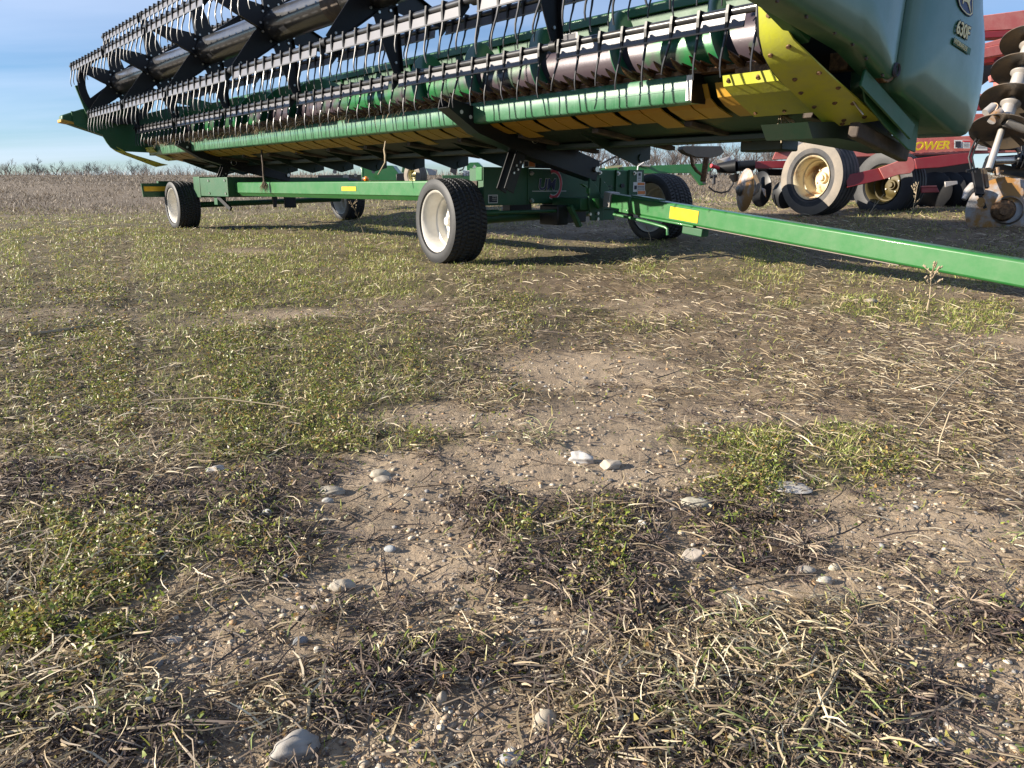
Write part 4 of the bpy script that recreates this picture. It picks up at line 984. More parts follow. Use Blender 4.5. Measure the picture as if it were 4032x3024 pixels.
# raised crease running across the cover
def oncov(uu, vv, d): 
    p = PS(uu, vv, d); return p
cre = [PS(uu, vv, YB - .006) for uu, vv in ((3560, 138), (3640, 150), (3720, 192), (3775, 230), (3812, 268), (3832, 281), (3843, 262), (3845, 215))]
creA = [PS(uu, vv, YA - .028) for uu, vv in ((3330, 10), (3400, 25), (3460, 48), (3520, 82), (3543, 98))]
# lettering on the end cover, at its slant
def letter(s_, size, uv, uv2, m, name, ext=.0012, dy=0.0, **k):
    a, c = PS(*uv, YB - .022 + dy), PS(*uv2, YB - .022 + dy); xd = (c - a); xd.y = 0; xd.normalize(); yd = Vector((-xd.z, 0, xd.x))
    if yd.z < 0: yd = -yd
    o = text(name, s_, size, a - H_OFF, xd, yd, m, header, ext, **k); return o
letter('630F', .082, (3764, 128), (3822, 163), M_ink, 'model_lettering', dy=.001, bold=.005)
letter('630F', .082, (3764, 128), (3822, 163), M_cream, 'model_lettering', dy=-.002, bold=.0012)
letter('HYDRAFLEX', .030, (3756, 168), (3818, 212), M_cream, 'model_lettering', dy=-.003)
a, c = PS(3754, 170, YB - .022), PS(3820, 214, YB - .022); d_ = (c - a).normalized()
hb(MB().bar(a + Vector((0, .001, .011)), c + Vector((0, .001, .011)), .002, .030), 'lettering_band', M_dgreen)
# emblem: shield with a leaping deer
def poly(name, pts, yv, th, m):
    P = [PS(u_, v_, yv) for u_, v_ in pts]; hb(MB().prism([(p.x, p.z) for p in P], yv, yv + th), name, m, fix=True)
E0 = [(3772, -60), (3834, -60), (3832, 20), (3831, 58), (3822, 66), (3808, 60), (3790, 42), (3778, 22), (3773, 0)]
poly('emblem_shield', E0, YB - .022, .004, M_navy)
def shrink(P, f): cx_, cy_ = 3804, 0; return [(cx_ + (a_ - cx_) * f, cy_ + (b_ - cy_) * f) for a_, b_ in P]
E1, E2 = shrink(E0, .93), shrink(E0, .85); n_ = len(E1); mb = MB()
P1 = [PS(u_, v_, YB - .0235) for u_, v_ in E1]; P2_ = [PS(u_, v_, YB - .0235) for u_, v_ in E2]
mb.add(P1 + P2_, [(i, (i + 1) % n_, n_ + (i + 1) % n_, n_ + i) for i in range(n_)]); hb(mb, 'emblem_border', M_cream)
poly('emblem_deer', [(3786, -20), (3800, -12), (3812, -8), (3820, -16), (3824, -6), (3818, 8), (3821, 28), (3823, 52), (3819, 40), (3813, 18), (3808, 8), (3797, 4), (3793, 16), (3791, 14), (3792, 0)], YB - .0245, .001, M_cream)
# brackets and shoe below the covers
hb(MB().prism([(p.x, p.z) for p in [PS(u_, v_, Y0 - .22) for u_, v_ in ((3385, 300), (3440, 305), (3520, 345), (3585, 430), (3612, 470), (3597, 600), (3570, 590), (3480, 500), (3400, 400))]], Y0 - .23, Y0 - .22), 'lower_bracket', M_dgreen, fix=True, bevel=.003)
hb(MB().bar(PS(3395, 305, Y0 - .26), PS(3590, 520, Y0 - .26), .012, .075), 'lower_bracket', M_dgreen, bevel=.003)
hb(MB().bar(PS(3360, 510, Y0 - .14), PS(3560, 610, Y0 - .14), .05, .07), 'wear_shoe', M_mud, bevel=.008)
hb(MB().prism([(p.x, p.z) for p in [PS(u_, v_, Y0 - .04) for u_, v_ in ((3180, 480), (3420, 480), (3560, 560), (3585, 600), (3540, 590), (3300, 545), (3200, 545))]], Y0 - .04, Y0 + .2), 'wear_shoe', M_under, fix=True)
hb(MB().cyl((.15, Y0 - .21, 1.14), (.15, Y0 - .28, 1.14), .10, n=28), 'drive_pulley', M_rust, bevel=.004)
hb(MB().cyl((-.02, Y0 - .21, 1.22), (-.02, Y0 - .25, 1.22), .09, n=28), 'drive_pulley', M_black, bevel=.004)

# reel
RX, RZ, RR = -.22, 2.0, .615
ra, rb_ = -2.85, 7.5
hb(MB().cyl((RX, ra, RZ), (RX, rb_ - .1, RZ), .138, n=48), 'reel_tube', M_blacks)
p = PT(1310, 40, RX - .1); hb(MB().cyl((RX, p.y - .14, RZ), (RX, p.y + .14, RZ), .1392, n=48), 'rust_band', M_mud)
angs = [R(-77 + 60 * k) for k in range(6)]
bars = [(RX + RR * math.cos(a_), RZ + RR * math.sin(a_)) for a_ in angs]
stations = [7.36, 5.62, 3.88, 2.12, .36, -1.38, -2.8]
for si, yy in enumerate(stations):
    sp = hb(MB().prism([(RX + .21 * math.cos(R(-78 + 30 * k)), RZ + .21 * math.sin(R(-78 + 30 * k))) for k in range(12)], yy - .006, yy + .006), 'reel_spider', M_black)
    for k, a_ in enumerate(angs):
        ca, sa = math.cos(a_), math.sin(a_); px_, pz_ = -sa, ca; pts = []
        for r_, w_ in ((.10, .105), (.24, .095), (RR - .03, .036)):
            pts.append((r_, w_))
        out = [(RX + r_ * ca + w_ * px_, RZ + r_ * sa + w_ * pz_) for r_, w_ in pts] + [(RX + r_ * ca - w_ * px_, RZ + r_ * sa - w_ * pz_) for r_, w_ in pts[::-1]]
        mb = MB().prism(out, yy - .014, yy - .008)
        # folded flange along one edge
        e0 = (RX + .14 * ca + .103 * px_, RZ + .14 * sa + .103 * pz_); e1 = (RX + (RR - .03) * ca + .036 * px_, RZ + (RR - .03) * sa + .036 * pz_)
        mb.bar((e0[0], yy - .026, e0[1]), (e1[0], yy - .026, e1[1]), .036, .005, up=(px_, 0, pz_))
        hb(mb, 'spider_arm', M_black, sp)
        bx_, bz_ = RX + (RR - .10) * ca, RZ + (RR - .10) * sa
        hb(MB().cyl((bx_, yy - .015, bz_), (bx_, yy - .024, bz_), .010, n=8), 'spider_bolt', M_zinc, sp)
        bx_, bz_ = RX + .16 * ca, RZ + .16 * sa
        for dd in (-.05, .05): hb(MB().cyl((bx_ + dd * px_, yy - .015, bz_ + dd * pz_), (bx_ + dd * px_, yy - .026, bz_ + dd * pz_), .011, n=6), 'spider_bolt', M_zinc, sp)
# end plate of the reel with the big cut-outs (the cam plate)
cam_ = MB(); NC = 48; rg0, rg1 = .40, .50
for i in range(NC):
    t0_, t1_ = 2 * math.pi * i / NC, 2 * math.pi * (i + 1) / NC
    P_ = [(RX - .03 + r_ * math.cos(t_), RZ - .05 + r_ * math.sin(t_)) for r_, t_ in ((rg0, t0_), (rg1, t0_), (rg1, t1_), (rg0, t1_))]
    cam_.prism(P_, rb_ + .0, rb_ + .02)
for a_ in (20, 90, 160, 215, 290):
    ca, sa = math.cos(R(a_)), math.sin(R(a_)); cam_.bar((RX, rb_ + .01, RZ), (RX + .46 * ca, rb_ + .01, RZ + .46 * sa), .018, .13, w1=.018, h1=.09, up=(-sa, 0, ca))
hb(cam_, 'cam_plate', M_black, smooth=0)
rp = MB().bar((-.72, rb_ + .04, 1.95), (-.60, rb_ + .04, 1.45), .03, .13, h1=.10, up=(1, 0, 0)); 
hb(rp.bar((RX, rb_ + .06, RZ), (1.2, rb_ + .06, 1.75), .05, .12), 'reel_support_arm', M_dgreen, bevel=.005)
hb(MB().cyl((RX, rb_ - .1, RZ), (RX, rb_ + .12, RZ), .05, n=20), 'reel_bearing', M_cream)
# bars with clamps and slats, and the tines
tines = []
for bi, (bx_, bz_) in enumerate(bars):
    tb_ = hb(MB().cyl((bx_, ra, bz_), (bx_, rb_, bz_), .021, n=16), 'tine_bar', M_blacks)
    n_t = int((rb_ - ra) / .166)
    for k in range(n_t):
        yy = ra + .08 + k * .166
        tines.append((bi, bx_ - .024, bz_ - .045, yy))
    # slats run between the spiders
    st = sorted(stations)
    for j in range(len(st) - 1):
        s0, s1 = st[j] + .10, st[j + 1] - .05
        hb(MB().prism([(bx_ - .022, bz_ - .024), (bx_ - .030, bz_ - .074), (bx_ - .037, bz_ - .076), (bx_ - .036, bz_ - .083), (bx_ - .026, bz_ - .083), (bx_ - .018, bz_ - .024)], s0, s1), 'slat', M_slat, tb_, smooth=0)
    tb_['_i'] = bi
    for yy in stations:
        hb(MB().cyl((bx_, yy - .035, bz_), (bx_, yy + .02, bz_), .034, n=16), 'bar_bearing', M_black, tb_)
def tine_pts(bx_, bz_, yy, rg):
    L_ = rg.uniform(.86, 1.08) * (.6 if rg.random() < .02 else 1); b_ = rg.gauss(0, .012) + (rg.uniform(-.05, .05) if rg.random() < .06 else 0); c0 = rg.uniform(.7, 1.3)
    pr = [(0, 0), (-.004, -.04), (-.012, -.080), (-.024, -.120), (-.034, -.160), (-.037, -.198), (-.031, -.235)]
    return [(bx_ + a_ * L_ * c0, yy + b_ * (i / 6) ** 2, bz_ + c_ * L_) for i, (a_, c_) in enumerate(pr)]
rg = random.Random(5); info = []
for bi, bx_, bz_, yy in tines:
    w_ = TM @ Vector((bx_, yy, bz_ - .1)); u_, v_, dep = to_px(w_)
    vis = (-100 < u_ < 4130 and -150 < v_ < 3000) if dep > 0 else False
    info.append(((dep if vis else 99), bi, bx_, bz_, yy))
info.sort(); rest = MB(); restc = MB()
def clamp(mb, bx_, bz_, yy):
    return mb.prism([(bx_ - .030, bz_ + .028), (bx_ + .030, bz_ + .024), (bx_ + .030, bz_ - .028), (bx_ - .018, bz_ - .085), (bx_ - .034, bz_ - .080), (bx_ - .036, bz_ - .01)], yy - .008, yy + .008)
rr_ = [.0085, .0080, .0072, .0062, .0056, .0052, .0046]
barobj = {o['_i']: o for o in header.children if '_i' in o}
for k, (dep, bi, bx_, bz_, yy) in enumerate(info):
    P_ = tine_pts(bx_, bz_, yy, rg)
    bc = (bars[bi][0], bars[bi][1], yy)
    if k < 100: hb(MB().tube(P_, rr_, 7), 'tine', M_tine, barobj[bi]); hb(clamp(MB(), *bc), 'tine_clamp', M_black, barobj[bi], smooth=0)
    else: clamp(restc, *bc)
    if k < 100: pass
    elif dep < 99: rest.tube(P_, rr_, 6)
o = hb(rest, 'tines', M_tine); o['kind'] = 'stuff'; o = hb(restc, 'tine_clamps', M_black, smooth=0); o['kind'] = 'stuff'
for o in barobj.values(): del o['_i']
# hoses behind the near end
hb(MB().tube([PS(3335, 365, Y0 - .15), PS(3375, 420, Y0 - .18), PS(3398, 452, Y0 - .2)], .004, 6), 'cable', M_zinc)
# crop residue caught on the cutterbar
n = 5200
ys_ = -1.0 + 8.4 * RNG.beta(2.6, 1.5, n); xs = RNG.normal(.09, .045, n); zs = 1.21 + RNG.normal(0, .014, n) + .012 * (ys_ > 5.5)
M4 = np.array(TM); wp = np.stack([xs, ys_, zs, np.ones(n)], 0); wp = (M4 @ wp)[:3]
o = ribbons('crop_residue', wp[0], wp[1], wp[2], RNG.uniform(.03, .11, n), RNG.uniform(.002, .006, n), RNG.uniform(0, 6.28, n), RNG.uniform(-.9, .9, n), RNG.uniform(-2.2, -.3, n), RNG.normal(0, 1.2, n),
            pick([(.13, .09, .055), (.20, .14, .085), (.09, .06, .04), (.34, .26, .16), (.26, .19, .12)], n), M_straw)
tag(o, kind='stuff')
n = 260
ys_ = -.6 + 8.0 * RNG.beta(2.2, 1.4, n); xs = RNG.normal(.070, .006, n); zs = 1.20 + 0 * ys_
wp = (M4 @ np.stack([xs, ys_, zs, np.ones(n)], 0))[:3]
o = ribbons('hanging_residue', wp[0], wp[1], wp[2], RNG.uniform(.05, .16, n), RNG.uniform(.002, .005, n), RNG.uniform(3.4, 4.4, n), RNG.uniform(-1.0, .2, n), RNG.uniform(-1.3, -.5, n), RNG.normal(0, .5, n), pick([(.42, .34, .22), (.30, .23, .14)], n), M_straw)
tag(o, kind='stuff')

# ================================================================= plants hanging from the machine and standing before it
def wt3(x_, y_, z_): return TM @ Vector((x_, y_, z_))
p0 = PT(1030, 590, .30); p1 = PT(1027, 745, .30)
hr = MB(); pts = [wt3(.30, p0.y + .004 * math.sin(k * 1.3), p0.z + (p1.z + .05 - p0.z) * k / 9) for k in range(10)]
hr.tube(pts, [.010, .012, .011, .013, .010, .012, .010, .011, .013, .014], 8)
for k in range(14):
    c_ = pts[0].lerp(pts[-1], random.random()); hr.tube([c_, c_ + Vector((random.uniform(-.03, .03), 0, random.uniform(-.02, .02)))], [.002, .001], 4)
hro = hr.build('hanging_root', M_mud); tag(hro, 'thick dirty root hanging under the rail with a pale frayed end', 'root')
fr = MB()
for k in range(60):
    a_ = pts[-1] + Vector((random.uniform(-.012, .012), random.uniform(-.01, .01), .04)); fr.tube([a_, a_ + Vector((random.uniform(-.035, .035), random.uniform(-.02, .02), random.uniform(-.06, -.03))), a_ + Vector((random.uniform(-.06, .06), random.uniform(-.03, .03), random.uniform(-.14, -.07)))], [.003, .0025, .001], 4)
fr.build('frayed_end', M_stalk, hro)
P_ = [PD(1518, 556, 6.6), PD(1513, 590, 6.6), PD(1517, 612, 6.6), PD(1516, 640, 6.6), PD(1502, 665, 6.6), PD(1488, 688, 6.6)]
tag(MB().tube(P_, [.006, .009, .010, .007, .006, .004], 7).build('hanging_stalk', M_stalk), 'pale bent stalk dangling from the skid plates above the side beam', 'stalk')
sb = MB(); c0 = PD(3075, 440, 4.15)
for a_, b_, c_, r_ in (((3075, 440), (3078, 500), (3076, 563), .006), ((3080, 445), (3140, 495), (3226, 540), .006), ((3078, 450), (3110, 480), (3118, 520), .004), ((3090, 455), (3125, 475), (3150, 515), .0035), ((3075, 510), (3110, 520), (3140, 522), .004), ((3070, 450), (3060, 500), (3048, 545), .003), ((3085, 460), (3110, 510), (3155, 560), .003), ((3090, 470), (3130, 530), (3170, 565), .0025), ((3075, 445), (3095, 500), (3118, 548), .003)):
    sb.tube([PD(*a_, 4.15), PD(*b_, 4.12), PD(*c_, 4.1)], [r_, r_ * .9, r_ * .6], 6)
tag(sb.build('stalk_bunch', M_stalk), 'bunch of bleached stalks poking down from the torn yellow skid', 'stalk bunch')
def weed(x_, y_, h_, lab, seed, branches=10, lean=.1, seedy=True):
    rg = random.Random(seed); b = MB(); z_ = float(ground_z(x_, y_)); pts = [Vector((x_ + lean * (k / 7) ** 1.5 + rg.uniform(-.004, .004), y_, z_ + h_ * k / 7)) for k in range(8)]
    b.tube(pts, [.0045 - .0004 * k for k in range(8)], 6)
    for k in range(branches):
        f = rg.uniform(.3, 1); p = pts[int(f * 6.99)]; d = Vector((rg.uniform(-1, 1), rg.uniform(-1, 1), rg.uniform(.4, 1.4))).normalized() * rg.uniform(.03, .09)
        b.tube([p, p + d * .6, p + d], [.002, .0016, .001], 4)
        if seedy:
            for j in range(5): c_ = p + d * rg.uniform(.4, 1.05); b.cyl(c_, c_ + Vector((.004, .0, .009)), .006, .002, 5)
    return tag(b.build('dead_weed', M_stalk), lab, 'weed', 'dead weeds standing by the trailer')
def gp(u_, v_):
    d = ray(u_, v_); k = -CAM_H / d.z; return d.x * k, d.y * k
for (uu, vv, h_, lab, br, ln) in ((1432, 935, .42, 'tall seedy dead weed in front of the far rear wheel', 22, -.14), (1610, 905, .34, 'thin bare dead stem just left of the near front tyre', 3, .07), (1500, 905, .22, 'short brown seedy weed right of the tall one', 12, .02),
                             (1690, 1010, .20, 'wiry dead stem against the near front tyre', 4, .03), (3650, 1235, .22, 'reddish brown dock stem rising below the tongue', 14, .0), (2560, 980, .16, 'crooked dry stem by the shaded right wheel', 4, -.05),
                             (3590, 860, .40, 'bent grey weed cluster in front of the disc machine', 10, .02), (3410, 840, .30, 'leaning grey stem by the yellow rimmed wheel', 3, .16)):
    x_, y_ = gp(uu, vv)
    if vv < 870 and uu > 3000: pr = PD(uu, vv, 7.6); x_, y_ = pr.x, pr.y
    weed(x_, y_, h_, lab, int(uu), br, ln, br > 5)

# ================================================================= red disc cultivator on the right
DEP = 8.7
cw = PD(3225, 700, DEP)
nA = Vector((math.cos(R(211)), math.sin(R(211)), 0)); dA = Vector((-nA.y, nA.x, 0))   # wheel faces look along nA
if dA.x < 0: dA = -dA
cult = empty('disc_cultivator', (cw.x, cw.y, float(terrain(cw.x, cw.y))))
tag(cult, 'faded red disc cultivator with rusty disc blades standing behind the header', 'cultivator')
CO = Vector(cult.location)
def cb(mb, name, m, parent=None, **k):
    mb.v = [(v[0] - CO.x, v[1] - CO.y, v[2] - CO.z) for v in mb.v]
    return mb.build(name, m, parent or cult, **k)
zw = 730 - 700
wheel(cult, (0, 0, cw.z - CO.z), .425, .31, .235, M_rubber2, M_crust, ax=-nA, tread='rib', lugs=4, dish=.85, tan=M_tan)
w2 = PD(3500, 728, 9.3)
wheel(cult, w2 - CO, .40, .30, .22, M_rubber, mat('shaded yellow rim', (.07, .05, .008), .6, dust=.4, dust_col=(.04, .035, .02)), ax=-nA, tread='rib', lugs=4, dish=.85)  # rim yellow darkened to stand for the header's shade

def slab(pts, dep, th, name, m, mi=None, dep2=None, bevel=.006, **k):
    """a plate or beam face seen from the front, given real thickness away from the camera"""
    P = [PD(u_, v_, dep if dep2 is None else dep + (dep2 - dep) * (u_ - pts[0][0]) / (max(p[0] for p in pts) - pts[0][0] + 1e-6)) for u_, v_ in pts]
    off = Vector((.37, .93, 0)).normalized() * th; n_ = len(P)
    return cb(MB().add(P + [p + off for p in P], [tuple(range(n_)), tuple(range(2 * n_ - 1, n_ - 1, -1))] + [(i, n_ + i, n_ + (i + 1) % n_, (i + 1) % n_) for i in range(n_)]), name, m, fix=True, bevel=bevel, **k)
slab([(3040, 628), (3052, 600), (3082, 564), (3330, 552), (3510, 548), (3930, 530), (4300, 520), (4300, 590), (3870, 604), (3600, 611), (3300, 620)], 9.6, .2, 'main_beam', M_red)
slab([(3860, 62), (4300, 5), (4300, 100), (3860, 122)], 8.3, .25, 'upper_beam', M_red)
slab([(3860, 124), (4300, 102), (4300, 128), (3860, 150)], 8.3, .22, 'upper_beam_shaded_underside', M_dred)  # darker red stands for the beam's shaded underside
slab([(3860, 192), (3975, 166), (3972, 210), (3862, 230)], 8.0, .18, 'folded_wing_beam', M_red)
slab([(3860, 175), (3965, 145), (3988, 160), (3975, 166), (3862, 192)], 8.05, .15, 'folded_wing_bracket', M_red)
slab([(3860, 232), (3975, 212), (4040, 205), (4040, 235), (3862, 250)], 8.2, .2, 'folded_wing_beam_shaded_underside', M_dred)  # shade under this beam, put in as a darker red slab
slab([(3862, 250), (3922, 240), (3915, 300), (3868, 335)], 8.6, .1, 'dark_bracket', M_black)
slab([(3898, 296), (3975, 284), (3978, 318), (3902, 320)], 8.1, .12, 'folded_wing_bracket', M_red)
cb(MB().cyl(PD(3948, 300, 8.5), PD(3948, 420, 8.5), .09, n=20), 'wing_post', M_red)
slab([(3850, 370), (4300, 358), (4300, 402), (3850, 405)], 9.2, .2, 'rear_frame_beam', M_red)
slab([(3850, 405), (4300, 402), (4300, 425), (3845, 432)], 9.2, .18, 'rear_frame_beam_shaded_underside', M_dred)  # underside shade as darker red
slab([(3835, 448), (4300, 440), (4300, 480), (3830, 478)], 9.4, .2, 'rear_frame_beam', M_red)
slab([(4006, 60), (4300, 30), (4300, 240), (4040, 240)], 9.0, .1, 'wing_plate', M_red)
# walking beam arm with round end, dark arm to the wheel
slab([(3459, 662), (3520, 640), (3575, 618), (3592, 620), (3604, 640), (3602, 665), (3585, 683), (3540, 688), (3482, 706)], 8.3, .16, 'walking_beam', M_red)
slab([(3330, 690), (3458, 662), (3482, 706), (3335, 740)], 8.32, .14, 'walking_beam_arm', M_dred)
slab([(3600, 625), (3720, 610), (3830, 600), (3835, 640), (3700, 660), (3610, 665)], 8.7, .16, 'cross_tube', M_dred)
slab([(3628, 732), (3690, 730), (3688, 736), (3628, 738)], 8.8, .1, 'spreader_bar', M_red)
slab([(3628, 739), (3690, 737), (3700, 757), (3628, 760)], 8.8, .1, 'spreader_bar', M_dred)
slab([(3720, 715), (3770, 712), (3772, 725), (3722, 738)], 8.6, .05, 'scraper_plate', M_spool)
slab([(3060, 600), (3110, 560), (3270, 555), (3200, 566)], 9.55, .1, 'painted_glare', M_spool)  # pale slab standing for glare on the main beam
# left: tubes, hitch parts
slab([(2950, 636), (3100, 632), (3100, 662), (2960, 664)], 9.0, .18, 'front_tube', M_dred)
slab([(2980, 664), (3090, 665), (3090, 692), (2990, 690)], 9.2, .15, 'front_tube_lower', M_black)
slab([(2870, 646), (2900, 632), (2900, 655), (2872, 668)], 9.0, .08, 'hitch_block', M_red)
cb(MB().cyl(PD(2825, 662, 9.1), PD(2900, 655, 9.0), .055, .085, n=18).cyl(PD(2900, 655, 9.0), PD(2968, 650, 9.0), .06, n=18), 'screw_jack', M_black)
cb(MB().cyl(PD(2850, 650, 9.15), PD(2872, 620, 9.15), .10, .02, n=18), 'jack_cone', M_spool)
cb(MB().cyl(PD(2800, 652, 9.0), PD(2830, 662, 9.05), .022, n=12), 'jack_pin', M_redp)
cb(MB().tube([PD(*a_, 9.0) for a_ in ((2790, 735), (2810, 752), (2840, 760), (2868, 752), (2886, 725), (2890, 700))], .010, 8), 'hydraulic_hose', M_hose)
cb(MB().cyl(PD(2810, 690, 9.0), PD(2811, 725, 9.0), .02, n=10).cyl(PD(2795, 697, 9.0), PD(2822, 693, 9.0), .018, n=10), 'hitch_pin', M_hose)
def disc(c, r, nrm, m, hub=True, dishd=.16, name='disc_blade'):
    nrm = Vector(nrm).normalized(); c = Vector(c); pr = []
    for k in range(13):
        f = k / 12; pr.append((-dishd * r * (f ** 2), max(.0005, f * r)))
    pr += [(-dishd * r + .006, r * 1.0)] + [(-dishd * r * ((k / 12) ** 2) + .007, max(.0005, k / 12 * r)) for k in range(11, -1, -1)]
    o = cb(MB().revolve(pr, c, nrm, 56), name, m, smooth=50)
    return o
# front left blades (near the white wheel)
d0 = PD(2917, 748, 8.5); disc(d0, .235, (-.985, -.10, .05), M_disc, dishd=.22)
cb(MB().revolve([(-.01, .07), (.03, .06), (.05, .03), (.05, .001)], d0, (-.985, -.10, 0), 24), 'blade_boss', M_disc2)
d1 = PD(3085, 765, 9.0); disc(d1, .165, (-.75, -.66, 0), M_black, dishd=.2); 
d2 = PD(2985, 745, 8.8); disc(d2, .20, (-.95, -.3, 0), M_black, dishd=.2)
cb(MB().tube([PD(*a_, 8.7) for a_ in ((2975, 690), (2988, 720), (2980, 750), (2966, 770))], [.03, .028, .024, .01], 8), 'shank', M_disc2)
cb(MB().tube([PD(*a_, 8.75) for a_ in ((2890, 690), (2895, 715))], [.06, .03], 12), 'gang_bracket', M_black)
slab([(2996, 738), (3014, 745), (3016, 778), (3008, 770)], 8.5, .02, 'scraper_tip', M_disc)
slab([(3340, 615), (3830, 606), (3830, 740), (3700, 770), (3340, 790)], 10.4, .3, 'gang_shade_slab', M_black)  # black slab added to stand for the shaded mass behind the wheels
for uu_ in (3668, 3722, 3776): disc(PD(uu_, 752, 9.9), .24, (-.75, -.66, 0), M_black, dishd=.15)
# folded gang on the right: blades and spools on a leaning shaft
gp0, gp1 = PD(3935, 540, 6.6), PD(4075, 120, 6.66); gd = (gp1 - gp0).normalized()
cb(MB().cyl(gp0 - gd * .3, gp1 + gd * .5, .028, n=16), 'gang_shaft', M_spool)
bl = ((3928, 505, .25), (3968, 388, .25), (4018, 268, .235), (4066, 160, .235))
for uu, vv, r_ in bl:
    f = (540 - vv) / 420; c_ = gp0.lerp(gp1, f); disc(c_, r_, gd + Vector((.04, .13, 0)), M_disc2, dishd=.16)
for k in range(3):
    f0 = (540 - bl[k][1]) / 420 + .06; f1 = (540 - bl[k + 1][1]) / 420 - .045
    cb(MB().revolve([(0, .085), (.02, .075), (.03, .058), ((gp0.lerp(gp1, f1) - gp0.lerp(gp1, f0)).length - .03, .058), ((gp0.lerp(gp1, f1) - gp0.lerp(gp1, f0)).length - .01, .08), ((gp0.lerp(gp1, f1) - gp0.lerp(gp1, f0)).length, .08)], gp0.lerp(gp1, f0), gd, 28), 'gang_spool', M_spool)
cb(MB().cyl(PD(3905, 425, 6.5), PD(3945, 470, 6.6), .05, n=16), 'bearing_standard', M_disc)
cb(MB().cyl(PD(3900, 470, 6.5), PD(3935, 440, 6.5), .05, n=16), 'bearing_standard', M_disc)
cb(MB().cyl(PD(3960, 470, 6.5), PD(4040, 500, 6.5), .055, n=18), 'bearing_standard', M_spool)
cb(MB().cyl(PD(3880, 445, 6.5), PD(3912, 418, 6.5), .035, n=14), 'bearing_bolt', M_spool)
cb(MB().bar(PD(3975, 190, 7.2), PD(4032, 180, 7.2), .06, .05).bar(PD(3990, 205, 7.2), PD(4010, 260, 7.2), .05, .04), 'spring_trip', M_black)
cb(MB().bar(PD(3990, 180, 7.1), PD(4060, 176, 7.1), .035, .035), 'spring_trip_lever', M_cream)
# lower big blade with hub nut, its standard and the hydraulic cylinder above
c_ = PD(3950, 828, 7.0); nn = Vector((-.42, -.90, .05)).normalized()
disc(c_, .300, nn, M_disc, dishd=.10)
cb(MB().revolve([(-.02, .105), (.02, .10), (.045, .085), (.055, .062), (.055, .0005)], c_, nn, 36), 'blade_boss', M_rust)
cb(MB().cyl(c_ + nn * .05, c_ + nn * .095, .046, n=6), 'hub_nut', M_rust, smooth=0)
cb(MB().revolve([(.02, .115), (.035, .13), (.05, .115)], c_ + Vector((.04, 0, 0)), nn, 30), 'blade_flange', M_disc2)
cb(MB().bar(PD(3842, 668, 6.9), PD(3858, 768, 6.8), .07, .03).bar(PD(3858, 768, 6.8), PD(3880, 820, 6.8), .09, .03), 'disc_standard', M_black, bevel=.004)
cb(MB().bar(PD(3856, 665, 6.95), PD(3870, 760, 6.9), .03, .03), 'scraper_bar', M_disc2)
cb(MB().bar(PD(3876, 665, 6.95), PD(3886, 740, 6.9), .03, .03), 'scraper_bar', M_disc2)
cb(MB().cyl(PD(3866, 792, 6.76), PD(3862, 790, 6.70), .028, n=16).cyl(PD(3864, 806, 6.76), PD(3860, 804, 6.70), .025, n=16), 'standard_bolt', M_disc)
cb(MB().tube([PD(*a_, 7.0) for a_ in ((3835, 735), (3812, 755), (3795, 785))], [.05, .04, .02], 10), 'scraper_arm', M_spool)
cb(MB().cyl(PD(3905, 634, 6.9), PD(4005, 632, 6.9), .032, n=20), 'cylinder_rod', M_zinc)
cb(MB().cyl(PD(3890, 636, 6.9), PD(3906, 636, 6.9), .055, n=16), 'rod_eye', M_black)
cb(MB().cyl(PD(3996, 634, 6.9), PD(4012, 634, 6.9), .055, n=16).cyl(PD(4012, 636, 6.9), PD(4200, 636, 6.9), .07, n=20), 'hydraulic_cylinder', M_black)
cb(MB().tube([PD(*a_, 6.85) for a_ in ((3896, 640), (3902, 610), (3916, 588), (3950, 584), (4000, 584), (4018, 600), (4012, 630))], .018, 8), 'lifting_loop', M_hose)
cb(MB().bar(PD(3915, 620, 7.1), PD(4060, 610, 7.1), .05, .02), 'frame_strap', M_black)
cb(MB().bar(PD(3880, 655, 7.05), PD(4060, 690, 7.05), .10, .08), 'disc_frame', M_black)
cb(MB().cyl(PD(3925, 660, 6.85), PD(3928, 690, 6.85), .022, n=10).cyl(PD(3915, 677, 6.85), PD(3948, 675, 6.85), .014, n=10), 'grease_pin', M_disc)
for off in (0, 10):
    cb(MB().tube([PD(a_ + off * 1.2, b_, 6.8) for a_, b_ in ((3852, 532), (3838, 558), (3824, 590), (3815, 620), (3822, 655), (3828, 680))], .009, 7), 'hydraulic_hose', M_hose)
cb(MB().bar(PD(3805, 674, 6.8), PD(3850, 664, 6.8), .02, .02), 'hose_clip', M_black)
slab([(4020, 560), (4300, 500), (4300, 700), (4025, 640)], 7.6, .2, 'wing_hinge', M_black)
slab([(4008, 548), (4030, 556), (4030, 580), (3998, 578)], 9.4, .02, 'painted_glare', M_spool)  # small pale slab, glare put in as colour
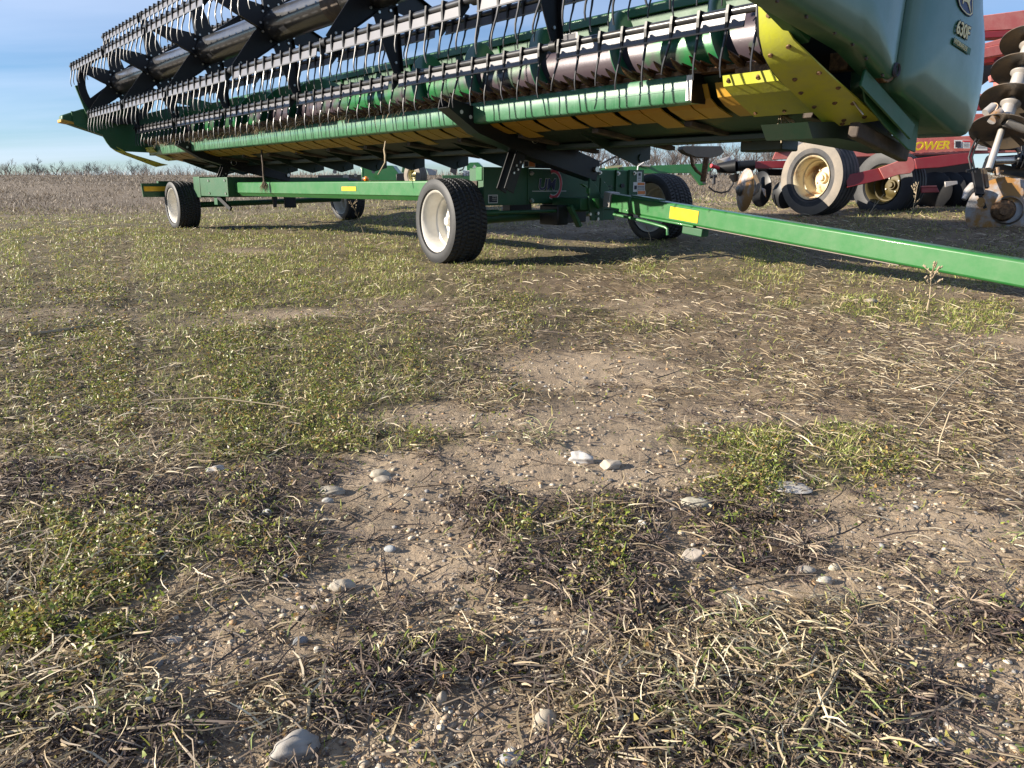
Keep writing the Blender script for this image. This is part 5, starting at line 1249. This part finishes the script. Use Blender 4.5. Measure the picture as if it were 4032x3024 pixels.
# writing on the main beam: SUNFLOWER, its first letters hidden behind the header
tp = PD(3456, 597, 9.56); tq = PD(3738, 585, 9.56); xd = (tq - tp).normalized()
o = text('beam_lettering', 'SUNFLOWER', .135, tp - CO, xd, (0, 0, 1), M_yprint, cult, .003, .18, .004, sx=1.0)
wd_ = max(v.co.dot(xd) for v in o.data.vertices) - min(v.co.dot(xd) for v in o.data.vertices); kx = (tq - tp).length / wd_
o2 = (tp - CO); 
for v in o.data.vertices:
    dd = (v.co - o2).dot(xd); v.co = v.co + xd * (dd * (kx - 1))
def sticker(u0, v0, u1, v1, dep, name, m, prints=()):
    slab([(u0, v0), (u1, v0), (u1, v1), (u0, v1)], dep, .004, name, m, bevel=0)
    for fx0, fy0, fx1, fy1, mm in prints:
        slab([(u0 + (u1 - u0) * fx0, v0 + (v1 - v0) * fy0), (u0 + (u1 - u0) * fx1, v0 + (v1 - v0) * fy0), (u0 + (u1 - u0) * fx1, v0 + (v1 - v0) * fy1), (u0 + (u1 - u0) * fx0, v0 + (v1 - v0) * fy1)], dep - .006, .002, name + '_print', mm, bevel=0)
sticker(3757, 551, 3820, 584, 9.55, 'warning_sticker', M_label, ((.08, .15, .42, .9, M_ink), (.52, .05, 1.0, .22, M_redp), (.5, .38, .92, .44, M_spool), (.5, .56, .92, .62, M_spool), (.5, .74, .92, .8, M_spool)))
sticker(3838, 544, 3888, 592, 9.55, 'warning_sticker', M_label, ((.12, .05, .6, .24, M_orange), (.15, .4, .85, .45, M_spool), (.15, .56, .85, .61, M_spool), (.15, .72, .85, .77, M_spool)))
sticker(3424, 573, 3456, 595, 9.55, 'faded_sticker', mat('faded pink sticker', (.62, .30, .28), .6), ((.2, .3, .8, .4, M_label), (.2, .6, .8, .7, M_label)))

# ================================================================= green machines farther off
def fb(root, mb, name, m, **k):
    L = Vector(root.location); mb.v = [(v[0] - L.x, v[1] - L.y, v[2] - L.z) for v in mb.v]; return mb.build(name, m, root, **k)
def fslab(root, pts, dep, th, name, m, dep2=None, bevel=.006):
    u0 = pts[0][0]; um = max(p[0] for p in pts)
    P = [PD(u_, v_, dep if dep2 is None else dep + (dep2 - dep) * (u_ - u0) / (um - u0)) for u_, v_ in pts]
    off = Vector((.1, 1, 0)).normalized() * th; n_ = len(P)
    return fb(root, MB().add(P + [p + off for p in P], [tuple(range(n_)), tuple(range(2 * n_ - 1, n_ - 1, -1))] + [(i, n_ + i, n_ + (i + 1) % n_, (i + 1) % n_) for i in range(n_)]), name, m, fix=True, bevel=bevel)
pp = PD(2600, 760, 11.5); pl_ = empty('drawbar_machine', (pp.x, pp.y, float(terrain(pp.x, pp.y))))
tag(pl_, 'green drawbar of a parked implement with hoses arched over it behind the right wheel', 'implement')
fslab(pl_, [(2290, 668), (2360, 662), (2540, 653), (2798, 643), (2800, 672), (2781, 680), (2779, 727), (2757, 731), (2718, 681), (2540, 684), (2290, 690)], 11.0, .14, 'drawbar', M_green)
fb(pl_, MB().tube([PD(*a_, 11.0) for a_ in ((2330, 672), (2360, 650), (2395, 630), (2420, 618), (2440, 615))], .014, 8).tube([PD(*a_, 11.0) for a_ in ((2440, 615), (2470, 628), (2500, 648), (2530, 658))], .014, 8).tube([PD(*a_, 11.05) for a_ in ((2440, 615), (2425, 640), (2405, 660))], .012, 8), 'hose', M_hose)
fb(pl_, MB().tube([PD(*a_, 10.95) for a_ in ((2440, 612), (2475, 620), (2505, 640), (2532, 652), (2560, 655))], .014, 8), 'hose', M_spool)
fb(pl_, MB().cyl(PD(2436, 612, 11.0), PD(2436, 665, 11.0), .014, n=8).cyl(PD(2434, 608, 11.0), PD(2434, 622, 11.0), .03, n=10), 'hose_stand', M_hose)
fb(pl_, MB().tube([PD(*a_, 10.9) for a_ in ((2535, 640), (2512, 655), (2510, 676))], .010, 7), 'pale_strap', M_label)
fb(pl_, MB().bar(PD(2385, 660, 10.9), PD(2450, 653, 10.9), .04, .03), 'hose_clamp', M_cream)
fb(pl_, MB().cyl(PD(2772, 718, 10.95), PD(2772, 718, 10.85), .025, n=10), 'bolt', M_ink)
pp = PD(1500, 760, 13.5); ql = empty('seed_drill', (pp.x, pp.y, float(terrain(pp.x, pp.y))))
tag(ql, 'far green implement with a pale gauge wheel and amber lamp seen between trailer and header', 'implement')
nv = Vector((-.70, -.71, 0)).normalized()
c_ = PD(1636, 692, 12.5); whl = wheel(ql, c_ - Vector(ql.location), .215, .16, .10, M_tan, M_cream, ax=-nv, tread='rib', lugs=3, dish=.4)
fslab(ql, [(1585, 646), (1650, 643), (1650, 680), (1580, 680)], 12.9, .2, 'seed_box', M_dgreen)
fslab(ql, [(1420, 650), (1545, 652), (1575, 690), (1575, 712), (1425, 712)], 13.2, .3, 'side_plate', M_green)
fslab(ql, [(1424, 651), (1430, 651), (1430, 706), (1422, 706)], 13.0, .05, 'bright_edge', M_green)
fslab(ql, [(1676, 662), (1720, 668), (1716, 690), (1690, 690)], 12.4, .05, 'pale_plate', M_spool)
fb(ql, MB().cyl(PD(1427, 706, 12.6), PD(1445, 706, 12.6), .032, n=16), 'lamp_body', M_spool)
fb(ql, MB().revolve([(0, .04), (.02, .042), (.035, .034), (.045, .018), (.048, .0005)], PD(1443, 705, 12.55), (-.2, -1, 0), 20), 'amber_lamp', M_amber)
fslab(ql, [(1250, 690), (1420, 688), (1420, 716), (1250, 716)], 13.4, .3, 'frame_tube', M_black)
fslab(ql, [(1560, 684), (1600, 680), (1600, 712), (1560, 712)], 12.8, .1, 'frame_tube', M_black)
for uu, vv, r_ in ((1362, 697, .05), (1318, 676, .035), (1470, 676, .03), (1400, 690, .03)): fb(ql, MB().cyl(PD(uu, vv, 13.1), PD(uu, vv, 13.0), r_, n=14), 'hub_end', M_spool)
for k in range(5): fb(ql, MB().bar(PD(1265 + k * 32, 712, 13.5), PD(1275 + k * 32, 735, 13.6), .05, .05), 'opener', M_black)
fslab(ql, [(1795, 692), (1770, 675), (1775, 650), (1790, 638), (1806, 650), (1800, 668)], 12.6, .02, 'wire_guard', M_hose)
fb(ql, MB().tube([PD(*a_, 12.3) for a_ in ((1795, 640), (1820, 645), (1828, 655), (1822, 668), (1808, 672))], .012, 7), 'hose', M_hose)
pp = PD(1860, 760, 11.8); bx_ = empty('harvest_cart', (pp.x, pp.y, float(terrain(pp.x, pp.y))))
tag(bx_, 'green lamp box and pale lettered plate showing just above the near front tyre', 'implement')
fslab(bx_, [(1838, 668), (1836, 650), (1850, 640), (1882, 639), (1897, 654), (1897, 670), (1900, 672), (1836, 672)], 11.6, .15, 'green_box', M_green)
fslab(bx_, [(1822, 671), (1936, 671), (1934, 693), (1822, 693)], 11.55, .05, 'lettered_plate', M_label)
a_ = PD(1806, 692, 11.53); tt = text('plate_lettering', 'ng Harv', .085, a_ - Vector(bx_.location), (1, 0, 0), (0, 0, 1), M_ink, bx_, .002, sx=1.0)
a_ = PD(1868, 657, 11.57)
fb(bx_, MB().prism([(a_.x - .035, a_.z - .01), (a_.x + .01, a_.z - .022), (a_.x + .035, a_.z + .0), (a_.x + .012, a_.z + .018), (a_.x - .005, a_.z + .035), (a_.x - .01, a_.z + .005)], a_.y, a_.y + .002, fix=True) if False else MB().prism([(a_.x - .035, a_.z - .01), (a_.x + .01, a_.z - .022), (a_.x + .035, a_.z + .0), (a_.x + .012, a_.z + .018), (a_.x - .005, a_.z + .035), (a_.x - .01, a_.z + .005)], a_.y - .02, a_.y - .018), 'small_emblem', M_label)
fslab(bx_, [(1740, 690), (1960, 690), (1960, 712), (1740, 712)], 12.2, .2, 'frame_tube', M_dgreen)
fslab(bx_, [(1300, 700), (1240, 706), (1240, 712), (1300, 712)], 13.9, .2, 'frame_tube', M_black)
for uu in (1760, 1940): fb(bx_, MB().bar(PD(uu, 700, 12.2), PD(uu, 745, 12.3), .08, .08), 'support', M_dgreen)

# ================================================================= bare trees and bushes on the skyline
def tree_mesh(seed, h_, spread, bush=False):
    rg = random.Random(seed); tr = MB(); br = MB()
    def grow(p, d, l, r, lev, mb):
        pts = [p]; q_ = p.copy(); dd = d.copy()
        for k in range(3):
            dd = (dd + Vector((rg.uniform(-.2, .2), rg.uniform(-.2, .2), rg.uniform(-.05, .12)))).normalized(); q_ = q_ + dd * (l / 3); pts.append(q_.copy())
        mb.tube(pts, [r, r * .85, r * .7, r * .5], 5 if lev < 2 else 3)
        if lev < (4 if not bush else 3):
            for k in range(rg.randint(3, 4) if lev else rg.randint(5, 7)):
                f = rg.uniform(.35, 1) if lev else rg.uniform(.30, 1); b_ = pts[min(3, int(f * 3) + 0)]; b_ = pts[int(f * 2.99)].lerp(pts[int(f * 2.99) + 1], rg.random())
                an = rg.uniform(0, 6.283); e = Vector((math.cos(an), math.sin(an), rg.uniform(.2, 1.3))).normalized()
                grow(b_, (dd * .5 + e * spread).normalized(), l * rg.uniform(.45, .68), r * .50, lev + 1, br)
    if bush:
        for k in range(9): 
            an = rg.uniform(0, 6.28); grow(Vector((math.cos(an) * h_ * .4, math.sin(an) * h_ * .4, 0)), Vector((math.cos(an) * .6, math.sin(an) * .6, 1)).normalized(), h_ * .8, h_ * .012, 1, br)
        tr.cyl((0, 0, -.3), (0, 0, h_ * .3), h_ * .03, h_ * .02, 6)
    else: grow(Vector((0, 0, -.3)), Vector((0, 0, 1)), h_ * .62, h_ * .026, 0, tr)
    t = tr.build('bare_bush' if bush else 'bare_tree', M_bark, smooth=0); c = br.build('branches', M_bark, t, smooth=0); return t
protos = [tree_mesh(s_, 6.0, .8) for s_ in (1, 2, 3)]; bushes = [tree_mesh(s_, 3.0, 1.0, True) for s_ in (11, 12)]
used = set(); rg = random.Random(3)
def plant(pro, uu, dist, sc, lab, cat, grp):
    d = ray(uu, 730); x_ = d.x / d.y * dist; i = id(pro)
    o = pro if i not in used else copy_tree(pro); used.add(i)
    o.location = (x_, dist, float(terrain(x_, dist)) - .1); o.rotation_euler = (0, 0, rg.uniform(0, 6.28)); o.scale = (sc * rg.uniform(.9, 1.3), sc, sc)
    tag(o, lab, cat, grp)
for k in range(30):
    plant(protos[k % 3], -40 + k * 29 + rg.uniform(-14, 14), rg.uniform(215, 260), rg.choice((.35, .5, .65, .9)) * (1.0 if k < 22 else .7), 'leafless tree on the skyline beyond the weed field at the left', 'tree', 'bare trees along the left skyline')
for k in range(26):
    plant(bushes[k % 2], -20 + k * 34 + rg.uniform(-15, 15), rg.uniform(195, 215), rg.uniform(.6, 1.2), 'low leafless bush on the skyline beyond the weed field at the left', 'bush', 'bare bushes along the left skyline')
for k in range(24):
    plant(protos[k % 3], 2310 + k * 31 + rg.uniform(-12, 12), rg.uniform(150, 190), rg.uniform(.9, 1.4), 'tall grey leafless tree in the wood behind the machinery', 'tree', 'bare wood behind the machinery')
for k in range(24):
    plant(bushes[k % 2], 2300 + k * 31 + rg.uniform(-12, 12), rg.uniform(140, 150), rg.uniform(1.0, 1.6), 'grey leafless undergrowth at the foot of the wood', 'bush', 'undergrowth of the wood')
# ground-hugging scrub along the far skyline
x = RNG.uniform(-260, 330, 16000); y = RNG.uniform(150, 190, 16000)
o = ribbons('skyline_scrub', x, y, terrain(x, y) - .1, RNG.uniform(.4, 1.5, 16000), RNG.uniform(.04, .12, 16000), RNG.uniform(0, 6.28, 16000), RNG.uniform(.9, 1.57, 16000), RNG.uniform(-.5, .3, 16000), RNG.normal(0, .3, 16000), pick([(.19, .15, .125), (.14, .115, .10), (.24, .19, .15)], 16000), M_straw)
tag(o, kind='stuff')
